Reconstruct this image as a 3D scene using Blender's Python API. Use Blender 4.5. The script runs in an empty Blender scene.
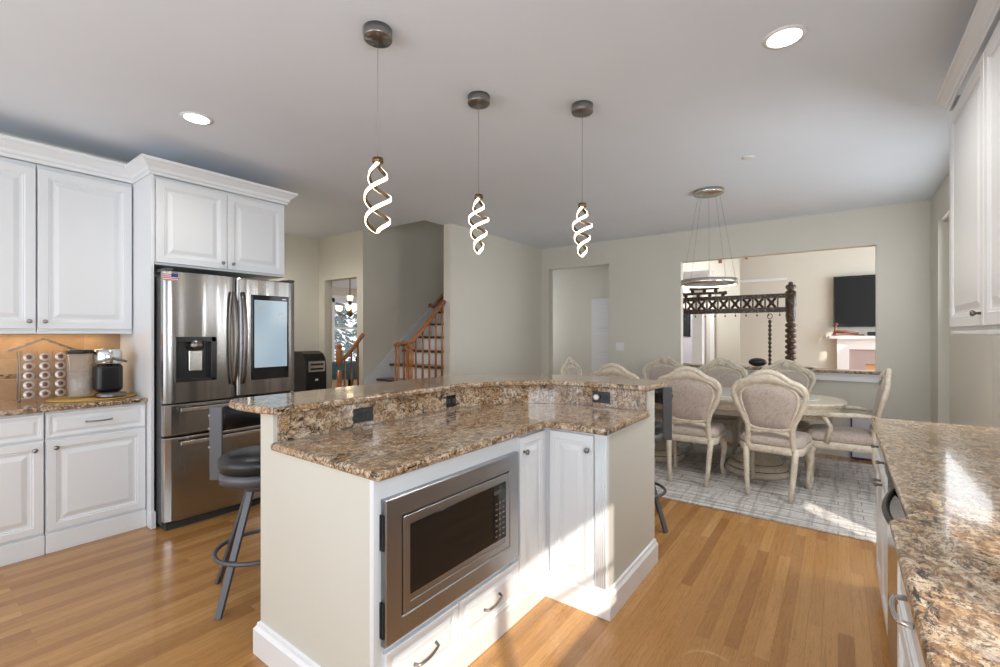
import bpy, bmesh, math, random
from mathutils import Vector, Matrix
random.seed(7)
PI = math.pi
SC = bpy.context.scene
C = SC.collection

# ------------------------------------------------------------------ camera, world, sun, exposure
cam = bpy.data.cameras.new('camera'); cam_o = bpy.data.objects.new('camera', cam); C.objects.link(cam_o)
cam_o.location = (0, 0, 1.37); cam_o.rotation_euler = (PI/2, 0, math.radians(36.5))
cam.sensor_width = 36; cam.lens = 36*457/1000; cam.clip_start = 0.02; cam.clip_end = 200
SC.camera = cam_o
W = bpy.data.worlds.new('world'); SC.world = W; W.use_nodes = True
W.node_tree.nodes['Background'].inputs[0].default_value = (0.90, 0.95, 1.0, 1)
W.node_tree.nodes['Background'].inputs[1].default_value = 1.5
SC.view_settings.view_transform = 'Standard'; SC.view_settings.look = 'None'
SC.view_settings.gamma = 1; SC.view_settings.exposure = 0.2; SC.view_settings.use_curve_mapping = False
try:
    SC.cycles.use_denoising = True; SC.cycles.max_bounces = 8; SC.cycles.diffuse_bounces = 5
    SC.cycles.caustics_reflective = False; SC.cycles.caustics_refractive = False
    SC.cycles.sample_clamp_indirect = 6
except Exception: pass
sun = bpy.data.lights.new('sun', 'SUN'); sun.energy = 4.0; sun.angle = math.radians(0.7); sun.color = (1.0, .93, .82)
sun_o = bpy.data.objects.new('sun', sun); C.objects.link(sun_o)
sun_o.rotation_euler = Vector((-1, .98, -.87)).to_track_quat('-Z', 'Y').to_euler()
def area(name, loc, direction, sx, sy, power, col=(.95, .97, 1)):
    l = bpy.data.lights.new(name, 'AREA'); l.shape = 'RECTANGLE'; l.size = sx; l.size_y = sy; l.energy = power; l.color = col
    o = bpy.data.objects.new(name, l); C.objects.link(o); o.location = loc
    o.rotation_euler = Vector(direction).to_track_quat('-Z', 'Y').to_euler(); return o
area('fill_back', (-1.9, -2.45, 1.5), (0, 1, .45), 4.4, 2.0, 56, (.80, .90, 1))              # added ambient fill in front of the unseen back window
area('daylight_sink', (.74, -.35, 1.58), (-1, 0, 0), 1.6, 1.0, 38, (.80, .90, 1))
area('fill_patio', (.80, 5.0, 1.95), (-1, 0, 0), 1.7, .8, 9, (.9, .95, 1))  # added fill for the dining area, in front of the closed shade
area('fill_side', (.74, 3.36, 1.55), (-1, .5, -.45), .42, .95, 24, (.9, .95, 1))  # added fill for the island end and dining side, just out of view
area('fill_foyer', (-3.4, 10.9, 2.6), (.1, 1, -.3), 1.2, 1.4, 45, (.95, .97, 1))  # added fill inside the foyer to brighten its walls, no window there
area('daylight_family', (2.9, 8.7, 1.8), (-1, 0, 0), 3.2, 2.4, 145, (.85, .92, 1))
area('area_dining', (-8.5, 9.9, 1.5), (0, -1, 0), 3.0, 1.8, 60)  # area lamp along the solid end wall of the far room
area('fill_hall', (-5.0, 7.0, 1.6), (1, .1, 0), .9, 1.6, 9)  # added fill for the corridor, no window on this side
area('fill_stair', (-4.55, 6.9, 5.2), (0, -.4, -1), .8, .8, 10)  # added lamp at the top of the closed stairwell

# ------------------------------------------------------------------ materials
M = {}
def mat(name, col, rough=.5, metal=0, emit=None, es=0, spec=.5, coat=0):
    m = bpy.data.materials.new(name); m.use_nodes = True; b = m.node_tree.nodes['Principled BSDF']
    b.inputs['Base Color'].default_value = (*col, 1); b.inputs['Roughness'].default_value = rough; b.inputs['Metallic'].default_value = metal
    b.inputs['Specular IOR Level'].default_value = spec; b.inputs['Coat Weight'].default_value = coat
    if emit: b.inputs['Emission Color'].default_value = (*emit, 1); b.inputs['Emission Strength'].default_value = es
    M[name] = m; return m
def nt(m): return m.node_tree, m.node_tree.nodes['Principled BSDF']
def coords(t, scale=(1, 1, 1), rot=(0, 0, 0), kind='Object'):
    tc = t.nodes.new('ShaderNodeTexCoord'); mp = t.nodes.new('ShaderNodeMapping')
    mp.inputs['Scale'].default_value = scale; mp.inputs['Rotation'].default_value = rot
    t.links.new(tc.outputs[kind], mp.inputs[0]); return mp.outputs[0]
def noise(t, vec, scale, detail=4, rough=.6, dist=0):
    n = t.nodes.new('ShaderNodeTexNoise'); n.inputs['Scale'].default_value = scale; n.inputs['Detail'].default_value = detail
    n.inputs['Roughness'].default_value = rough; n.inputs['Distortion'].default_value = dist
    t.links.new(vec, n.inputs['Vector']); return n.outputs['Fac']
def ramp(t, fac, stops, interp='LINEAR'):
    r = t.nodes.new('ShaderNodeValToRGB'); r.color_ramp.interpolation = interp
    while len(r.color_ramp.elements) < len(stops): r.color_ramp.elements.new(.5)
    for e, (p, c) in zip(r.color_ramp.elements, stops):
        e.position = p; e.color = (*c, 1) if len(c) == 3 else c
    t.links.new(fac, r.inputs[0]); return r.outputs[0]
def mix(t, fac, a, b, mode='MIX'):
    n = t.nodes.new('ShaderNodeMixRGB'); n.blend_type = mode
    for s, v in ((n.inputs[0], fac), (n.inputs[1], a), (n.inputs[2], b)):
        if hasattr(v, 'links'): t.links.new(v, s)
        elif isinstance(v, (int, float)): s.default_value = v
        else: s.default_value = (*v, 1)
    return n.outputs[0]
def bump(t, b, h, strength=.2, dist=.002):
    n = t.nodes.new('ShaderNodeBump'); n.inputs['Strength'].default_value = strength; n.inputs['Distance'].default_value = dist
    t.links.new(h, n.inputs['Height']); t.links.new(n.outputs[0], b.inputs['Normal'])

def paint(name, col, rough=.55, sc=60, st=.05):
    m = mat(name, col, rough); t, b = nt(m); v = coords(t)
    n = noise(t, v, sc, 3); bump(t, b, n, st, .001)
    n2 = noise(t, v, 1.3, 2); c = ramp(t, n2, [(.3, tuple(x*.985 for x in col)), (.7, tuple(min(1, x*1.015) for x in col))])
    t.links.new(c, b.inputs['Base Color']); return m
paint('wall', (.66, .63, .55)); paint('ceiling', (.76, .81, .88), .8); paint('trim', (.80, .80, .81), .35)
paint('cab', (.76, .775, .79), .3); paint('island_paint', (.62, .60, .53), .5)
paint('dark_gap', (.03, .03, .03)); paint('stair_white', (.74, .74, .76), .4)
paint('plastic_black', (.012, .012, .014), .25); paint('plastic_white', (.8, .8, .8), .35)
paint('leather', (.012, .012, .014), .32, 220, .3); paint('stool_metal', (.11, .11, .12), .42)
M['stool_metal'].node_tree.nodes['Principled BSDF'].inputs['Metallic'].default_value = .35

def granite():
    m = mat('granite', (.4, .3, .2), .13, coat=.3); t, b = nt(m)
    v = coords(t)
    vs = coords(t, (1.7, .9, 1.2), (0, 0, .6))
    big = noise(t, vs, 5, 6, .65, 1.2)
    base = ramp(t, big, [(.30, (.22, .115, .05)), (.42, (.43, .25, .115)), (.50, (.54, .38, .235)), (.60, (.60, .48, .35)), (.75, (.40, .33, .28))])
    mid = noise(t, vs, 30, 7, .8, 1.2)
    c = mix(t, ramp(t, mid, [(.46, (.9, .9, .9)), (.54, (0, 0, 0))]), base, (.19, .10, .05))
    lt = noise(t, v, 34, 6, .75, .8)
    c = mix(t, ramp(t, lt, [(.53, (0, 0, 0)), (.60, (.85, .85, .85))]), c, (.70, .58, .43))
    g = noise(t, v, 12, 5, .75, 1.5)
    c = mix(t, ramp(t, g, [(.60, (0, 0, 0)), (.66, (.8, .8, .8))]), c, (.36, .32, .29))
    dk = noise(t, vs, 12, 9, .84, 1.6)
    c = mix(t, ramp(t, dk, [(.42, (1, 1, 1)), (.46, (0, 0, 0))]), c, (.02, .015, .013))
    dk2 = noise(t, v, 75, 5, .8, .5)
    c = mix(t, ramp(t, dk2, [(.40, (.85, .85, .85)), (.45, (0, 0, 0))]), c, (.045, .028, .02))
    t.links.new(c, b.inputs['Base Color']); return m
granite()

def floor_mat():
    m = mat('oak_floor', (.5, .27, .1), .27, coat=.25); t, b = nt(m)
    v = coords(t, (1, 1, 1), (0, 0, PI/2))
    br = t.nodes.new('ShaderNodeTexBrick'); t.links.new(v, br.inputs['Vector'])
    br.inputs['Scale'].default_value = 1; br.inputs['Brick Width'].default_value = 1.1; br.inputs['Row Height'].default_value = .058
    br.inputs['Mortar Size'].default_value = .0007; br.inputs['Mortar Smooth'].default_value = .2; br.inputs['Bias'].default_value = 0
    br.offset = .37; br.squash = 1.0
    br.inputs['Color1'].default_value = (.0, .0, .0, 1); br.inputs['Color2'].default_value = (1, 1, 1, 1); br.inputs['Mortar'].default_value = (.5, .5, .5, 1)
    pl = ramp(t, br.outputs['Color'], [(0, (.345, .155, .045)), (.3, (.445, .215, .066)), (.75, (.48, .24, .076)), (1, (.56, .30, .105))])
    vg = coords(t, (26, 1.3, 1)); gn = noise(t, vg, 3, 6, .6, .6)
    c = mix(t, .6, pl, ramp(t, gn, [(.3, (.70, .66, .60)), (.5, (1, 1, 1)), (.75, (1.08, 1.08, 1.08))]), 'MULTIPLY')
    v2 = coords(t, (13, 1.1, 1)); g2 = noise(t, v2, 1.6, 2, .5, 2.5)
    w = t.nodes.new('ShaderNodeMath'); w.operation = 'PINGPONG'; w.inputs[1].default_value = .05; t.links.new(g2, w.inputs[0])
    c = mix(t, .55, c, ramp(t, w.outputs[0], [(0, (.74, .68, .60)), (.02, (1, 1, 1)), (.05, (1.06, 1.06, 1.06))]), 'MULTIPLY')
    c = mix(t, mix(t, .5, br.outputs['Fac'], (0, 0, 0), 'MIX'), c, (.2, .09, .035))
    t.links.new(c, b.inputs['Base Color']); bump(t, b, br.outputs['Fac'], -.15, .001); return m
floor_mat()

def wood(name, c1, c2, rough=.35, axis=(1, 1, 12)):
    m = mat(name, c1, rough, coat=.1); t, b = nt(m); v = coords(t, axis)
    n = noise(t, v, 5, 5, .6, .8); t.links.new(ramp(t, n, [(.3, c1), (.7, c2)]), b.inputs['Base Color']); return m
wood('oak_rail', (.27, .09, .02), (.40, .155, .04), .3, (14, 14, 2)); wood('dark_tread', (.05, .018, .01), (.09, .035, .018), .3)
wood('mahogany', (.16, .05, .03), (.25, .09, .05))

def steel(name, col, rough, st=(1, 1, 90)):
    m = mat(name, col, rough, 1); t, b = nt(m); v = coords(t, st); n = noise(t, v, 8, 3, .6)
    t.links.new(ramp(t, n, [(.3, (rough*.8,)*3), (.7, (rough*1.25,)*3)]), b.inputs['Roughness'])
    v2 = coords(t, (1, 2.2, .25)); w = noise(t, v2, 2.2, 2, .4); bump(t, b, w, .25, .02); return m
steel('steel', (.36, .345, .335), .19); steel('steel_dark', (.20, .18, .17), .3); mat('steel_side', (.09, .09, .095), .45, .4)
steel('micro_steel', (.38, .385, .395), .36)
mat('nickel', (.30, .29, .28), .3, 1); mat('nickel_bright', (.62, .60, .57), .25, 1); mat('bronze', (.20, .13, .075), .28, 1)
mat('black_glass', (.01, .010, .010), .06); mat('screen_tv', (.018, .019, .021), .6, spec=.2)
mat('led', (1, .9, .75), .5, emit=(1, .84, .60), es=5); mat('bulb', (1, .9, .7), .5, emit=(1, .80, .45), es=3)
mat('downlight', (1, 1, 1), .5, emit=(1, .97, .92), es=7)
mat('wire', (.30, .30, .30), .5, .6); mat('chrome', (.7, .7, .7), .12, 1); mat('red', (.55, .03, .03), .4); mat('blue', (.02, .04, .25), .4)
mat('clear_plastic', (.55, .5, .45), .08, spec=.6); M['clear_plastic'].node_tree.nodes['Principled BSDF'].inputs['Alpha'].default_value = .38
mat('window_glass', (.9, .95, 1), .02); M['window_glass'].node_tree.nodes['Principled BSDF'].inputs['Alpha'].default_value = .12
mat('blue_cloth', (.16, .34, .50), .8); mat('foil', (.72, .66, .62), .3, .3)
paint('gold_mat', (.50, .30, .075), .7, 300, .6); paint('shade', (.82, .78, .68), .8)
paint('firestone', (.42, .33, .31), .6); mat('fire_orange', (.62, .36, .17), .6); paint('panel_grey', (.55, .54, .60), .5)

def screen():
    m = mat('screen_reflection', (.02, .02, .02), .08); t, b = nt(m); v = coords(t)
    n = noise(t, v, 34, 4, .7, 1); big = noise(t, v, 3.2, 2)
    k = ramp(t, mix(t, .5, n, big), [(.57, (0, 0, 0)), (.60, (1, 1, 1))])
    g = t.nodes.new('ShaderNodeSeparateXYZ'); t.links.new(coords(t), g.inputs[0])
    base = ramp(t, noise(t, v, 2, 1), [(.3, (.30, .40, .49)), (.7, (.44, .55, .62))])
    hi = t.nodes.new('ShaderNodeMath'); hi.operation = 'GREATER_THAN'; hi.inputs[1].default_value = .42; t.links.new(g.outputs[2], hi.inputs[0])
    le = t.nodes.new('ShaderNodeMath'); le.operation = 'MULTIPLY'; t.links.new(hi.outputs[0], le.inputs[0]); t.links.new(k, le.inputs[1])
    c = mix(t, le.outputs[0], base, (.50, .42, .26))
    t.links.new(c, b.inputs['Emission Color']); b.inputs['Emission Strength'].default_value = .85; return m  # window reflection painted as a softly glowing picture on the screen
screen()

def tile():
    m = mat('tile', (.42, .27, .14), .3); t, b = nt(m)
    v = coords(t, (1, 1, 1), (0, PI/2, 0))
    tc = t.nodes.new('ShaderNodeTexCoord'); sp = t.nodes.new('ShaderNodeSeparateXYZ'); cb = t.nodes.new('ShaderNodeCombineXYZ')
    t.links.new(tc.outputs['Object'], sp.inputs[0]); t.links.new(sp.outputs[1], cb.inputs[0]); t.links.new(sp.outputs[2], cb.inputs[1])
    br = t.nodes.new('ShaderNodeTexBrick'); t.links.new(cb.outputs[0], br.inputs['Vector']); br.offset = 0
    br.inputs['Scale'].default_value = 1; br.inputs['Brick Width'].default_value = .30; br.inputs['Row Height'].default_value = .15; br.inputs['Mortar Size'].default_value = .002
    br.inputs['Color1'].default_value = (.33, .205, .115, 1); br.inputs['Color2'].default_value = (.44, .29, .16, 1); br.inputs['Mortar'].default_value = (.30, .2, .12, 1)
    n = noise(t, v, 9, 5, .6, 1); c = mix(t, .6, br.outputs['Color'], ramp(t, n, [(.3, (.75, .7, .65)), (.7, (1.1, 1.1, 1.1))]), 'MULTIPLY')
    b2 = t.nodes.new('ShaderNodeTexBrick'); t.links.new(cb.outputs[0], b2.inputs['Vector']); b2.offset = .5
    b2.inputs['Scale'].default_value = 1; b2.inputs['Brick Width'].default_value = .02; b2.inputs['Row Height'].default_value = .015; b2.inputs['Mortar Size'].default_value = .001
    b2.inputs['Color1'].default_value = (.01, .008, .006, 1); b2.inputs['Color2'].default_value = (.45, .28, .14, 1); b2.inputs['Mortar'].default_value = (.2, .13, .08, 1)
    a = t.nodes.new('ShaderNodeMath'); a.operation = 'COMPARE'; a.inputs[1].default_value = 1.075; a.inputs[2].default_value = .016
    t.links.new(sp.outputs[2], a.inputs[0]); c = mix(t, a.outputs[0], c, b2.outputs['Color'])
    t.links.new(c, b.inputs['Base Color'])
tile()

def rug():
    m = mat('rug', (.5, .48, .46), .95); t, b = nt(m); v = coords(t)
    vb = coords(t, (1, 22, 1)); n = noise(t, vb, 1.5, 6, .75, .3)
    c = ramp(t, n, [(.38, (.26, .24, .23)), (.46, (.52, .49, .47)), (.52, (.68, .65, .62)), (.75, (.78, .75, .72))])
    n2 = noise(t, coords(t, (14, 1.2, 1)), 1.4, 5, .7, .4); c = mix(t, .7, c, ramp(t, n2, [(.40, (.50, .47, .45)), (.50, (1, 1, 1))]), 'MULTIPLY')
    br = t.nodes.new('ShaderNodeTexBrick'); t.links.new(v, br.inputs['Vector']); br.offset = .5
    br.inputs['Scale'].default_value = 1; br.inputs['Brick Width'].default_value = .30; br.inputs['Row Height'].default_value = .085; br.inputs['Mortar Size'].default_value = .005; br.inputs['Mortar Smooth'].default_value = .3
    nm = noise(t, v, 7, 4, .7); k = mix(t, 1, br.outputs['Fac'], ramp(t, nm, [(.42, (0, 0, 0)), (.55, (.8, .8, .8))]), 'MULTIPLY')
    c = mix(t, k, c, (.14, .13, .125))
    n3 = noise(t, v, 90, 3); c = mix(t, .15, c, ramp(t, n3, [(.35, (.35, .33, .32)), (.65, (.85, .82, .8))]))
    t.links.new(c, b.inputs['Base Color']); bump(t, b, n3, .8, .004)
rug()

def carved():
    m = mat('carved', (.05, .025, .015), .35); t, b = nt(m); v = coords(t)
    n = noise(t, v, 55, 3, .6, .5); c = ramp(t, n, [(.50, (.028, .014, .010)), (.58, (.05, .022, .012)), (.66, (.33, .22, .10))])
    t.links.new(c, b.inputs['Base Color']); bump(t, b, n, .5, .004)
carved()
def cream():
    m = mat('cream_wood', (.6, .54, .44), .38); t, b = nt(m); v = coords(t)
    n = noise(t, v, 28, 5, .65, .6); t.links.new(ramp(t, n, [(.30, (.50, .41, .31)), (.5, (.64, .565, .455)), (.75, (.71, .645, .54))]), b.inputs['Base Color']); bump(t, b, n, .15, .003)
cream()
def brocade():
    m = mat('brocade', (.45, .38, .33), .75); t, b = nt(m); v = coords(t)
    n = noise(t, v, 24, 3, .6, 2.0); t.links.new(ramp(t, n, [(.42, (.40, .325, .275)), (.52, (.52, .44, .385)), (.62, (.43, .355, .30))]), b.inputs['Base Color'])
    b.inputs['Sheen Weight'].default_value = .3; n2 = noise(t, v, 300, 2); bump(t, b, n2, .3, .001)
brocade()
def foliage():
    m = mat('foliage', (.05, .10, .09), .7); t, b = nt(m); v = coords(t); n = noise(t, v, 3, 4)
    t.links.new(ramp(t, n, [(.3, (.015, .04, .045)), (.7, (.06, .12, .12))]), b.inputs['Base Color'])
foliage(); wood('bark', (.06, .04, .03), (.1, .07, .05), .9)
mat('table_glass', (.78, .86, .86), .05, coat=.5)

# ------------------------------------------------------------------ mesh helpers
class MB:
    def __init__(s): s.v = []; s.f = []; s.sm = []
    def add(s, vs, fs, smooth=False, mtx=None):
        o = len(s.v); s.v += [tuple(mtx @ Vector(p)) if mtx else tuple(p) for p in vs]
        s.f += [tuple(i+o for i in f) for f in fs]; s.sm += [smooth]*len(fs); return s
    def box(s, x0, x1, y0, y1, z0, z1, mtx=None):
        x0, x1 = sorted((x0, x1)); y0, y1 = sorted((y0, y1)); z0, z1 = sorted((z0, z1))
        v = [(x, y, z) for z in (z0, z1) for y in (y0, y1) for x in (x0, x1)]
        return s.add(v, [(0, 2, 3, 1), (4, 5, 7, 6), (0, 1, 5, 4), (2, 6, 7, 3), (0, 4, 6, 2), (1, 3, 7, 5)], False, mtx)
    def prism(s, poly, z0, z1, mtx=None):
        n = len(poly); v = [(x, y, z0) for x, y in poly]+[(x, y, z1) for x, y in poly]
        a = sum(poly[i][0]*poly[(i+1) % n][1]-poly[(i+1) % n][0]*poly[i][1] for i in range(n))
        f = [tuple(reversed(range(n))), tuple(range(n, 2*n))]+[(i, (i+1) % n, n+(i+1) % n, n+i) for i in range(n)]
        if a < 0: f = [tuple(reversed(q)) for q in f]
        return s.add(v, f, False, mtx)
    def lathe(s, prof, c=(0, 0, 0), n=24, mtx=None, smooth=True, sx=1, sy=1):
        v = []; f = []
        for r, z in prof:
            for k in range(n):
                a = 2*PI*k/n; v.append((c[0]+sx*r*math.cos(a), c[1]+sy*r*math.sin(a), c[2]+z))
        for i in range(len(prof)-1):
            for k in range(n):
                k2 = (k+1) % n; f.append((i*n+k, i*n+k2, (i+1)*n+k2, (i+1)*n+k))
        if prof[0] != prof[-1]: f.append(tuple(reversed(range(n)))); f.append(tuple((len(prof)-1)*n+k for k in range(n)))
        return s.add(v, f, smooth, mtx)
    def tube(s, path, r, n=8, closed=False, mtx=None, flat=1.0, up=None):
        P = [Vector(p) for p in path]; m = len(P); R = r if isinstance(r, (list, tuple)) else [r]*m
        T = []
        for i in range(m):
            a = P[(i-1) % m] if (closed or i > 0) else P[i]; b = P[(i+1) % m] if (closed or i < m-1) else P[i]
            d = (b-a); T.append(d.normalized() if d.length > 1e-9 else Vector((0, 0, 1)))
        N = Vector(up) if up else (Vector((0, 0, 1)) if abs(T[0].z) < .9 else Vector((1, 0, 0)))
        v = []; f = []
        for i in range(m):
            N = (Vector(up) if up else N); N = N - T[i]*N.dot(T[i])
            if N.length < 1e-6: N = T[i].orthogonal()
            N.normalize(); B = T[i].cross(N)
            for k in range(n):
                a = 2*PI*(k+.5)/n; v.append(tuple(P[i]+N*(R[i]*math.cos(a)*flat)+B*(R[i]*math.sin(a))))
        for i in range(m if closed else m-1):
            j = (i+1) % m
            for k in range(n):
                k2 = (k+1) % n; f.append((i*n+k, i*n+k2, j*n+k2, j*n+k))
        if not closed: f.append(tuple(reversed(range(n)))); f.append(tuple((m-1)*n+k for k in range(n)))
        return s.add(v, f, n > 4, mtx)
    def sphere(s, c, r, n=14, sx=1, sy=1, sz=1, mtx=None):
        return s.lathe([(max(1e-4, r*math.sin(PI*i/n)), -r*sz*math.cos(PI*i/n)) for i in range(n+1)], c, n+4, mtx, True, sx, sy)
    def sweep(s, path, prof, closed=False, smooth=False):
        # path: 2D points; prof: (outward offset to the right of travel, z)
        P = [Vector((p[0], p[1])) for p in path]; m = len(P); k = len(prof); v = []; f = []
        for i in range(m):
            d0 = (P[i]-P[i-1]).normalized() if (i > 0 or closed) else None
            d1 = (P[(i+1) % m]-P[i]).normalized() if (i < m-1 or closed) else None
            d0 = d0 or d1; d1 = d1 or d0
            n0 = Vector((d0.y, -d0.x)); n1 = Vector((d1.y, -d1.x)); b = (n0+n1); b.normalize(); b /= max(.3, b.dot(n0))
            for o, z in prof: v.append((P[i].x+b.x*o, P[i].y+b.y*o, z))
        for i in range(m if closed else m-1):
            j = (i+1) % m
            for q in range(k):
                q2 = (q+1) % k; f.append((i*k+q, j*k+q, j*k+q2, i*k+q2))
        if not closed: f.append(tuple(range(k))); f.append(tuple((m-1)*k+q for q in reversed(range(k))))
        return s.add(v, f, smooth)
    def loft(s, loops, cap=True, smooth=False, mtx=None):
        n = len(loops[0]); v = [p for L in loops for p in L]; f = []
        for i in range(len(loops)-1):
            for k in range(n):
                k2 = (k+1) % n; f.append((i*n+k, i*n+k2, (i+1)*n+k2, (i+1)*n+k))
        if cap: f.append(tuple(reversed(range(n)))); f.append(tuple((len(loops)-1)*n+k for k in range(n)))
        return s.add(v, f, smooth, mtx)

OFF = {}
def thing(name, label, cat, loc=(0, 0, 0), group=None, kind=None, rz=0):
    o = bpy.data.objects.new(name, None); C.objects.link(o); o.location = loc; o.rotation_euler = (0, 0, rz); o.empty_display_size = .1
    if label: o['label'] = label
    if cat: o['category'] = cat
    if group: o['group'] = group
    if kind: o['kind'] = kind
    OFF[o.name] = Vector(loc); return o
def off(o):
    v = Vector((0, 0, 0))
    while o is not None: v += OFF.get(o.name, Vector((0, 0, 0))); o = o.parent
    return v
def mk(name, mb, m, parent=None, bevel=0, seg=2, label=None):
    """one mesh object from world coordinates; children are shifted into their parent's frame"""
    me = bpy.data.meshes.new(name); me.from_pydata(mb.v, [], mb.f)
    ms = m if isinstance(m, (list, tuple)) else [m]
    for q in ms: me.materials.append(M[q] if isinstance(q, str) else q)
    for p, sm in zip(me.polygons, mb.sm): p.use_smooth = sm
    bm = bmesh.new(); bm.from_mesh(me); bmesh.ops.remove_doubles(bm, verts=bm.verts, dist=1e-5) if False else None
    bmesh.ops.recalc_face_normals(bm, faces=bm.faces); bm.to_mesh(me); bm.free()
    o = bpy.data.objects.new(name, me); C.objects.link(o)
    if parent is not None:
        d = off(parent)
        if d.length: me.transform(Matrix.Translation(-d))
        o.parent = parent
    if bevel:
        b = o.modifiers.new('bevel', 'BEVEL'); b.width = bevel; b.segments = seg; b.limit_method = 'ANGLE'; b.angle_limit = math.radians(40)
    if label: o['label'] = label
    return o
def tag(o, label, cat, group=None, kind=None):
    o['label'] = label; o['category'] = cat
    if group: o['group'] = group
    if kind: o['kind'] = kind
    return o
def struct(name, mb, m, bevel=0):
    o = mk(name, mb, m, None, bevel); o['kind'] = 'structure'; return o
def copy_tree(o, parent=None):
    c = o.copy(); C.objects.link(c); c.parent = parent
    if o.name in OFF: OFF[c.name] = OFF[o.name].copy()
    for ch in [x for x in o.children]: copy_tree(ch, c)
    return c
def rect_loop(o, u, v, n, w, h, ins, d):
    o, u, v, n = Vector(o), Vector(u), Vector(v), Vector(n)
    return [tuple(o+u*a+v*b+n*d) for a, b in ((ins, ins), (w-ins, ins), (w-ins, h-ins), (ins, h-ins))]
def raised(mb, o, u, v, n, w, h, t=.02, fr=.055):
    """raised panel door or drawer front, o = lower corner of its back face, n outwards"""
    k = min(1, min(w, h)/.26); fr *= k
    st = [(0, 0), (0, t-.003), (.003, t), (fr-.012*k, t), (fr-.006*k, t-.004), (fr, t-.004), (fr+.004*k, t-.010), (fr+.016*k, t-.010), (fr+.042*k, t-.002), (fr+.045*k, t-.002)]
    mb.loft([rect_loop(o, u, v, n, w, h, a, d) for a, d in st])
def knob(parent, p, n, m='nickel', r=.014):
    n = Vector(n); q = Vector((0, 0, 1)).rotation_difference(n).to_matrix().to_4x4(); mt = Matrix.Translation(p) @ q
    b = MB(); b.lathe([(.006, 0), (.005, .012), (r*.7, .016), (r, .022), (r*.9, .028), (r*.4, .031)], n=14, mtx=mt); return mk('knob', b, m, parent)
def bar_handle(parent, a, b_, n, m='nickel', r=.005, rise=.028, name='handle'):
    a, b_, n = Vector(a), Vector(b_), Vector(n); P = [a]
    for k in range(9):
        t = k/8; P.append(a.lerp(b_, .06+.88*t)+n*(rise*(.72+.28*math.sin(PI*t))))
    P.append(b_); mb = MB(); mb.tube(P, [r*1.3]+[r]*9+[r*1.3], 10); return mk(name, mb, m, parent)

UX, UY, UZ = (1, 0, 0), (0, 1, 0), (0, 0, 1)
CE = 2.74
# ------------------------------------------------------------------ setting
struct('floor', MB().box(-12.1, 3.2, -2.6, 12.8, -.1, 0), 'oak_floor')
b = MB()
b.box(-6.2, 1.0, -2.6, 3.9, CE, CE+.2); b.box(-4.02, 1.0, 3.9, 6.5, CE, CE+.2); b.box(-6.2, -5.05, 3.78, 3.9, CE, CE+.2)
b.box(-12.1, -5.17, 3.9, 10.2, CE, CE+.2); b.box(-5.17, -2.5, 6.5, 8.8, CE, CE+.2)
struct('ceiling', b, 'ceiling')
struct('ceiling_family', MB().box(-4.2, 3.2, 6.5, 12.8, 4.9, 5.0), 'ceiling')
struct('ceiling_stair', MB().box(-5.2, -3.9, 3.7, 8, 5.4, 5.5), 'ceiling')
# left kitchen wall, hall walls
struct('wall_left', MB().box(-4.69, -4.57, -2.6, 2.14, 0, CE), 'wall')
b = MB(); b.box(-6.2, -6.08, 2.02, 3.78, 0, CE); b.box(-6.2, -4.69, 2.02, 2.14, 0, CE); struct('wall_hall', b, 'wall')
b = MB(); b.box(-6.2, -5.93, 3.78, 3.9, 0, CE); b.box(-5.93, -5.18, 3.78, 3.9, 2.13, CE); b.box(-5.18, -5.05, 3.78, 3.9, 0, CE)
b.box(-5.17, -5.05, 3.9, 8, 0, 5.4); b.box(-5.05, -4.05, 3.78, 3.9, CE+.2, 5.4); struct('wall_stair', b, 'wall')
b = MB(); b.box(-3.99, -3.88, 4.2, 6.4, 0, CE); b.box(-4.05, -3.93, 3.9, 8, CE+.2, 5.4); b.box(-5.05, -4.05, 7.9, 8, 0, 5.4); struct('wall_nook', b, 'wall')
# far wall with doorway and pass-through
b = MB()
b.box(-4.05, -3.74, 6.38, 6.5, 0, CE); b.box(-3.74, -2.72, 6.38, 6.5, 2.4, CE); b.box(-2.72, -1.70, 6.38, 6.5, 0, CE)
b.box(-1.70, .33, 6.38, 6.5, 2.33, CE); b.box(-1.70, .33, 6.38, 6.5, 0, .93); b.box(.33, 1.0, 6.38, 6.5, 0, CE)
b.box(-2.72, 3.2, 6.38, 6.5, CE, 4.9)
struct('wall_far', b, 'wall')
# right wall: sink windows out of view, shaded patio door niche
b = MB()
y = [-2.6, -1.2, .53, .72, 1.25, 4.05, 5.95, 6.4]
X0, X1 = .76, .90
b.box(X0, X1, -2.6, -1.2, 0, CE); b.box(X0, X1, -1.2, 1.25, 0, 1.07); b.box(X0, X1, -1.2, .53, 2.09, CE); b.box(X0, X1, .53, .72, 1.07, CE)
b.box(X0, X1, .72, 1.25, 1.52, CE); b.box(X0, X1, 1.25, 3.12, 0, CE); b.box(X0, X1, 3.12, 3.60, .98, 1.0); b.box(X0, X1, 3.12, 3.15, 0, .98); b.box(X0, X1, 3.50, 3.60, 0, .98); b.box(X0, X1, 3.15, 3.50, 0, .03); b.box(X0, X1, 3.12, 3.60, 2.3, CE); b.box(X0, X1, 3.60, 4.05, 0, CE); b.box(X0, X1, 4.05, 5.95, 2.42, CE); b.box(X0, X1, 5.95, 6.38, 0, CE)  # unseen low slot past the counter, added to throw sun on the rug
struct('wall_right', b, 'wall')
b = MB(); b.box(-4.69, -4.2, -2.72, -2.6, 0, CE); b.box(.4, 1.0, -2.72, -2.6, 0, CE); b.box(-4.2, .4, -2.72, -2.6, 0, .5); b.box(-4.2, .4, -2.72, -2.6, 2.5, CE); struct('wall_back', b, 'wall')
b = MB()
for xx in (-4.2, -2.7, -1.2, .34): b.box(xx, xx+.06, -2.72, -2.62, .5, 2.5)
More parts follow.
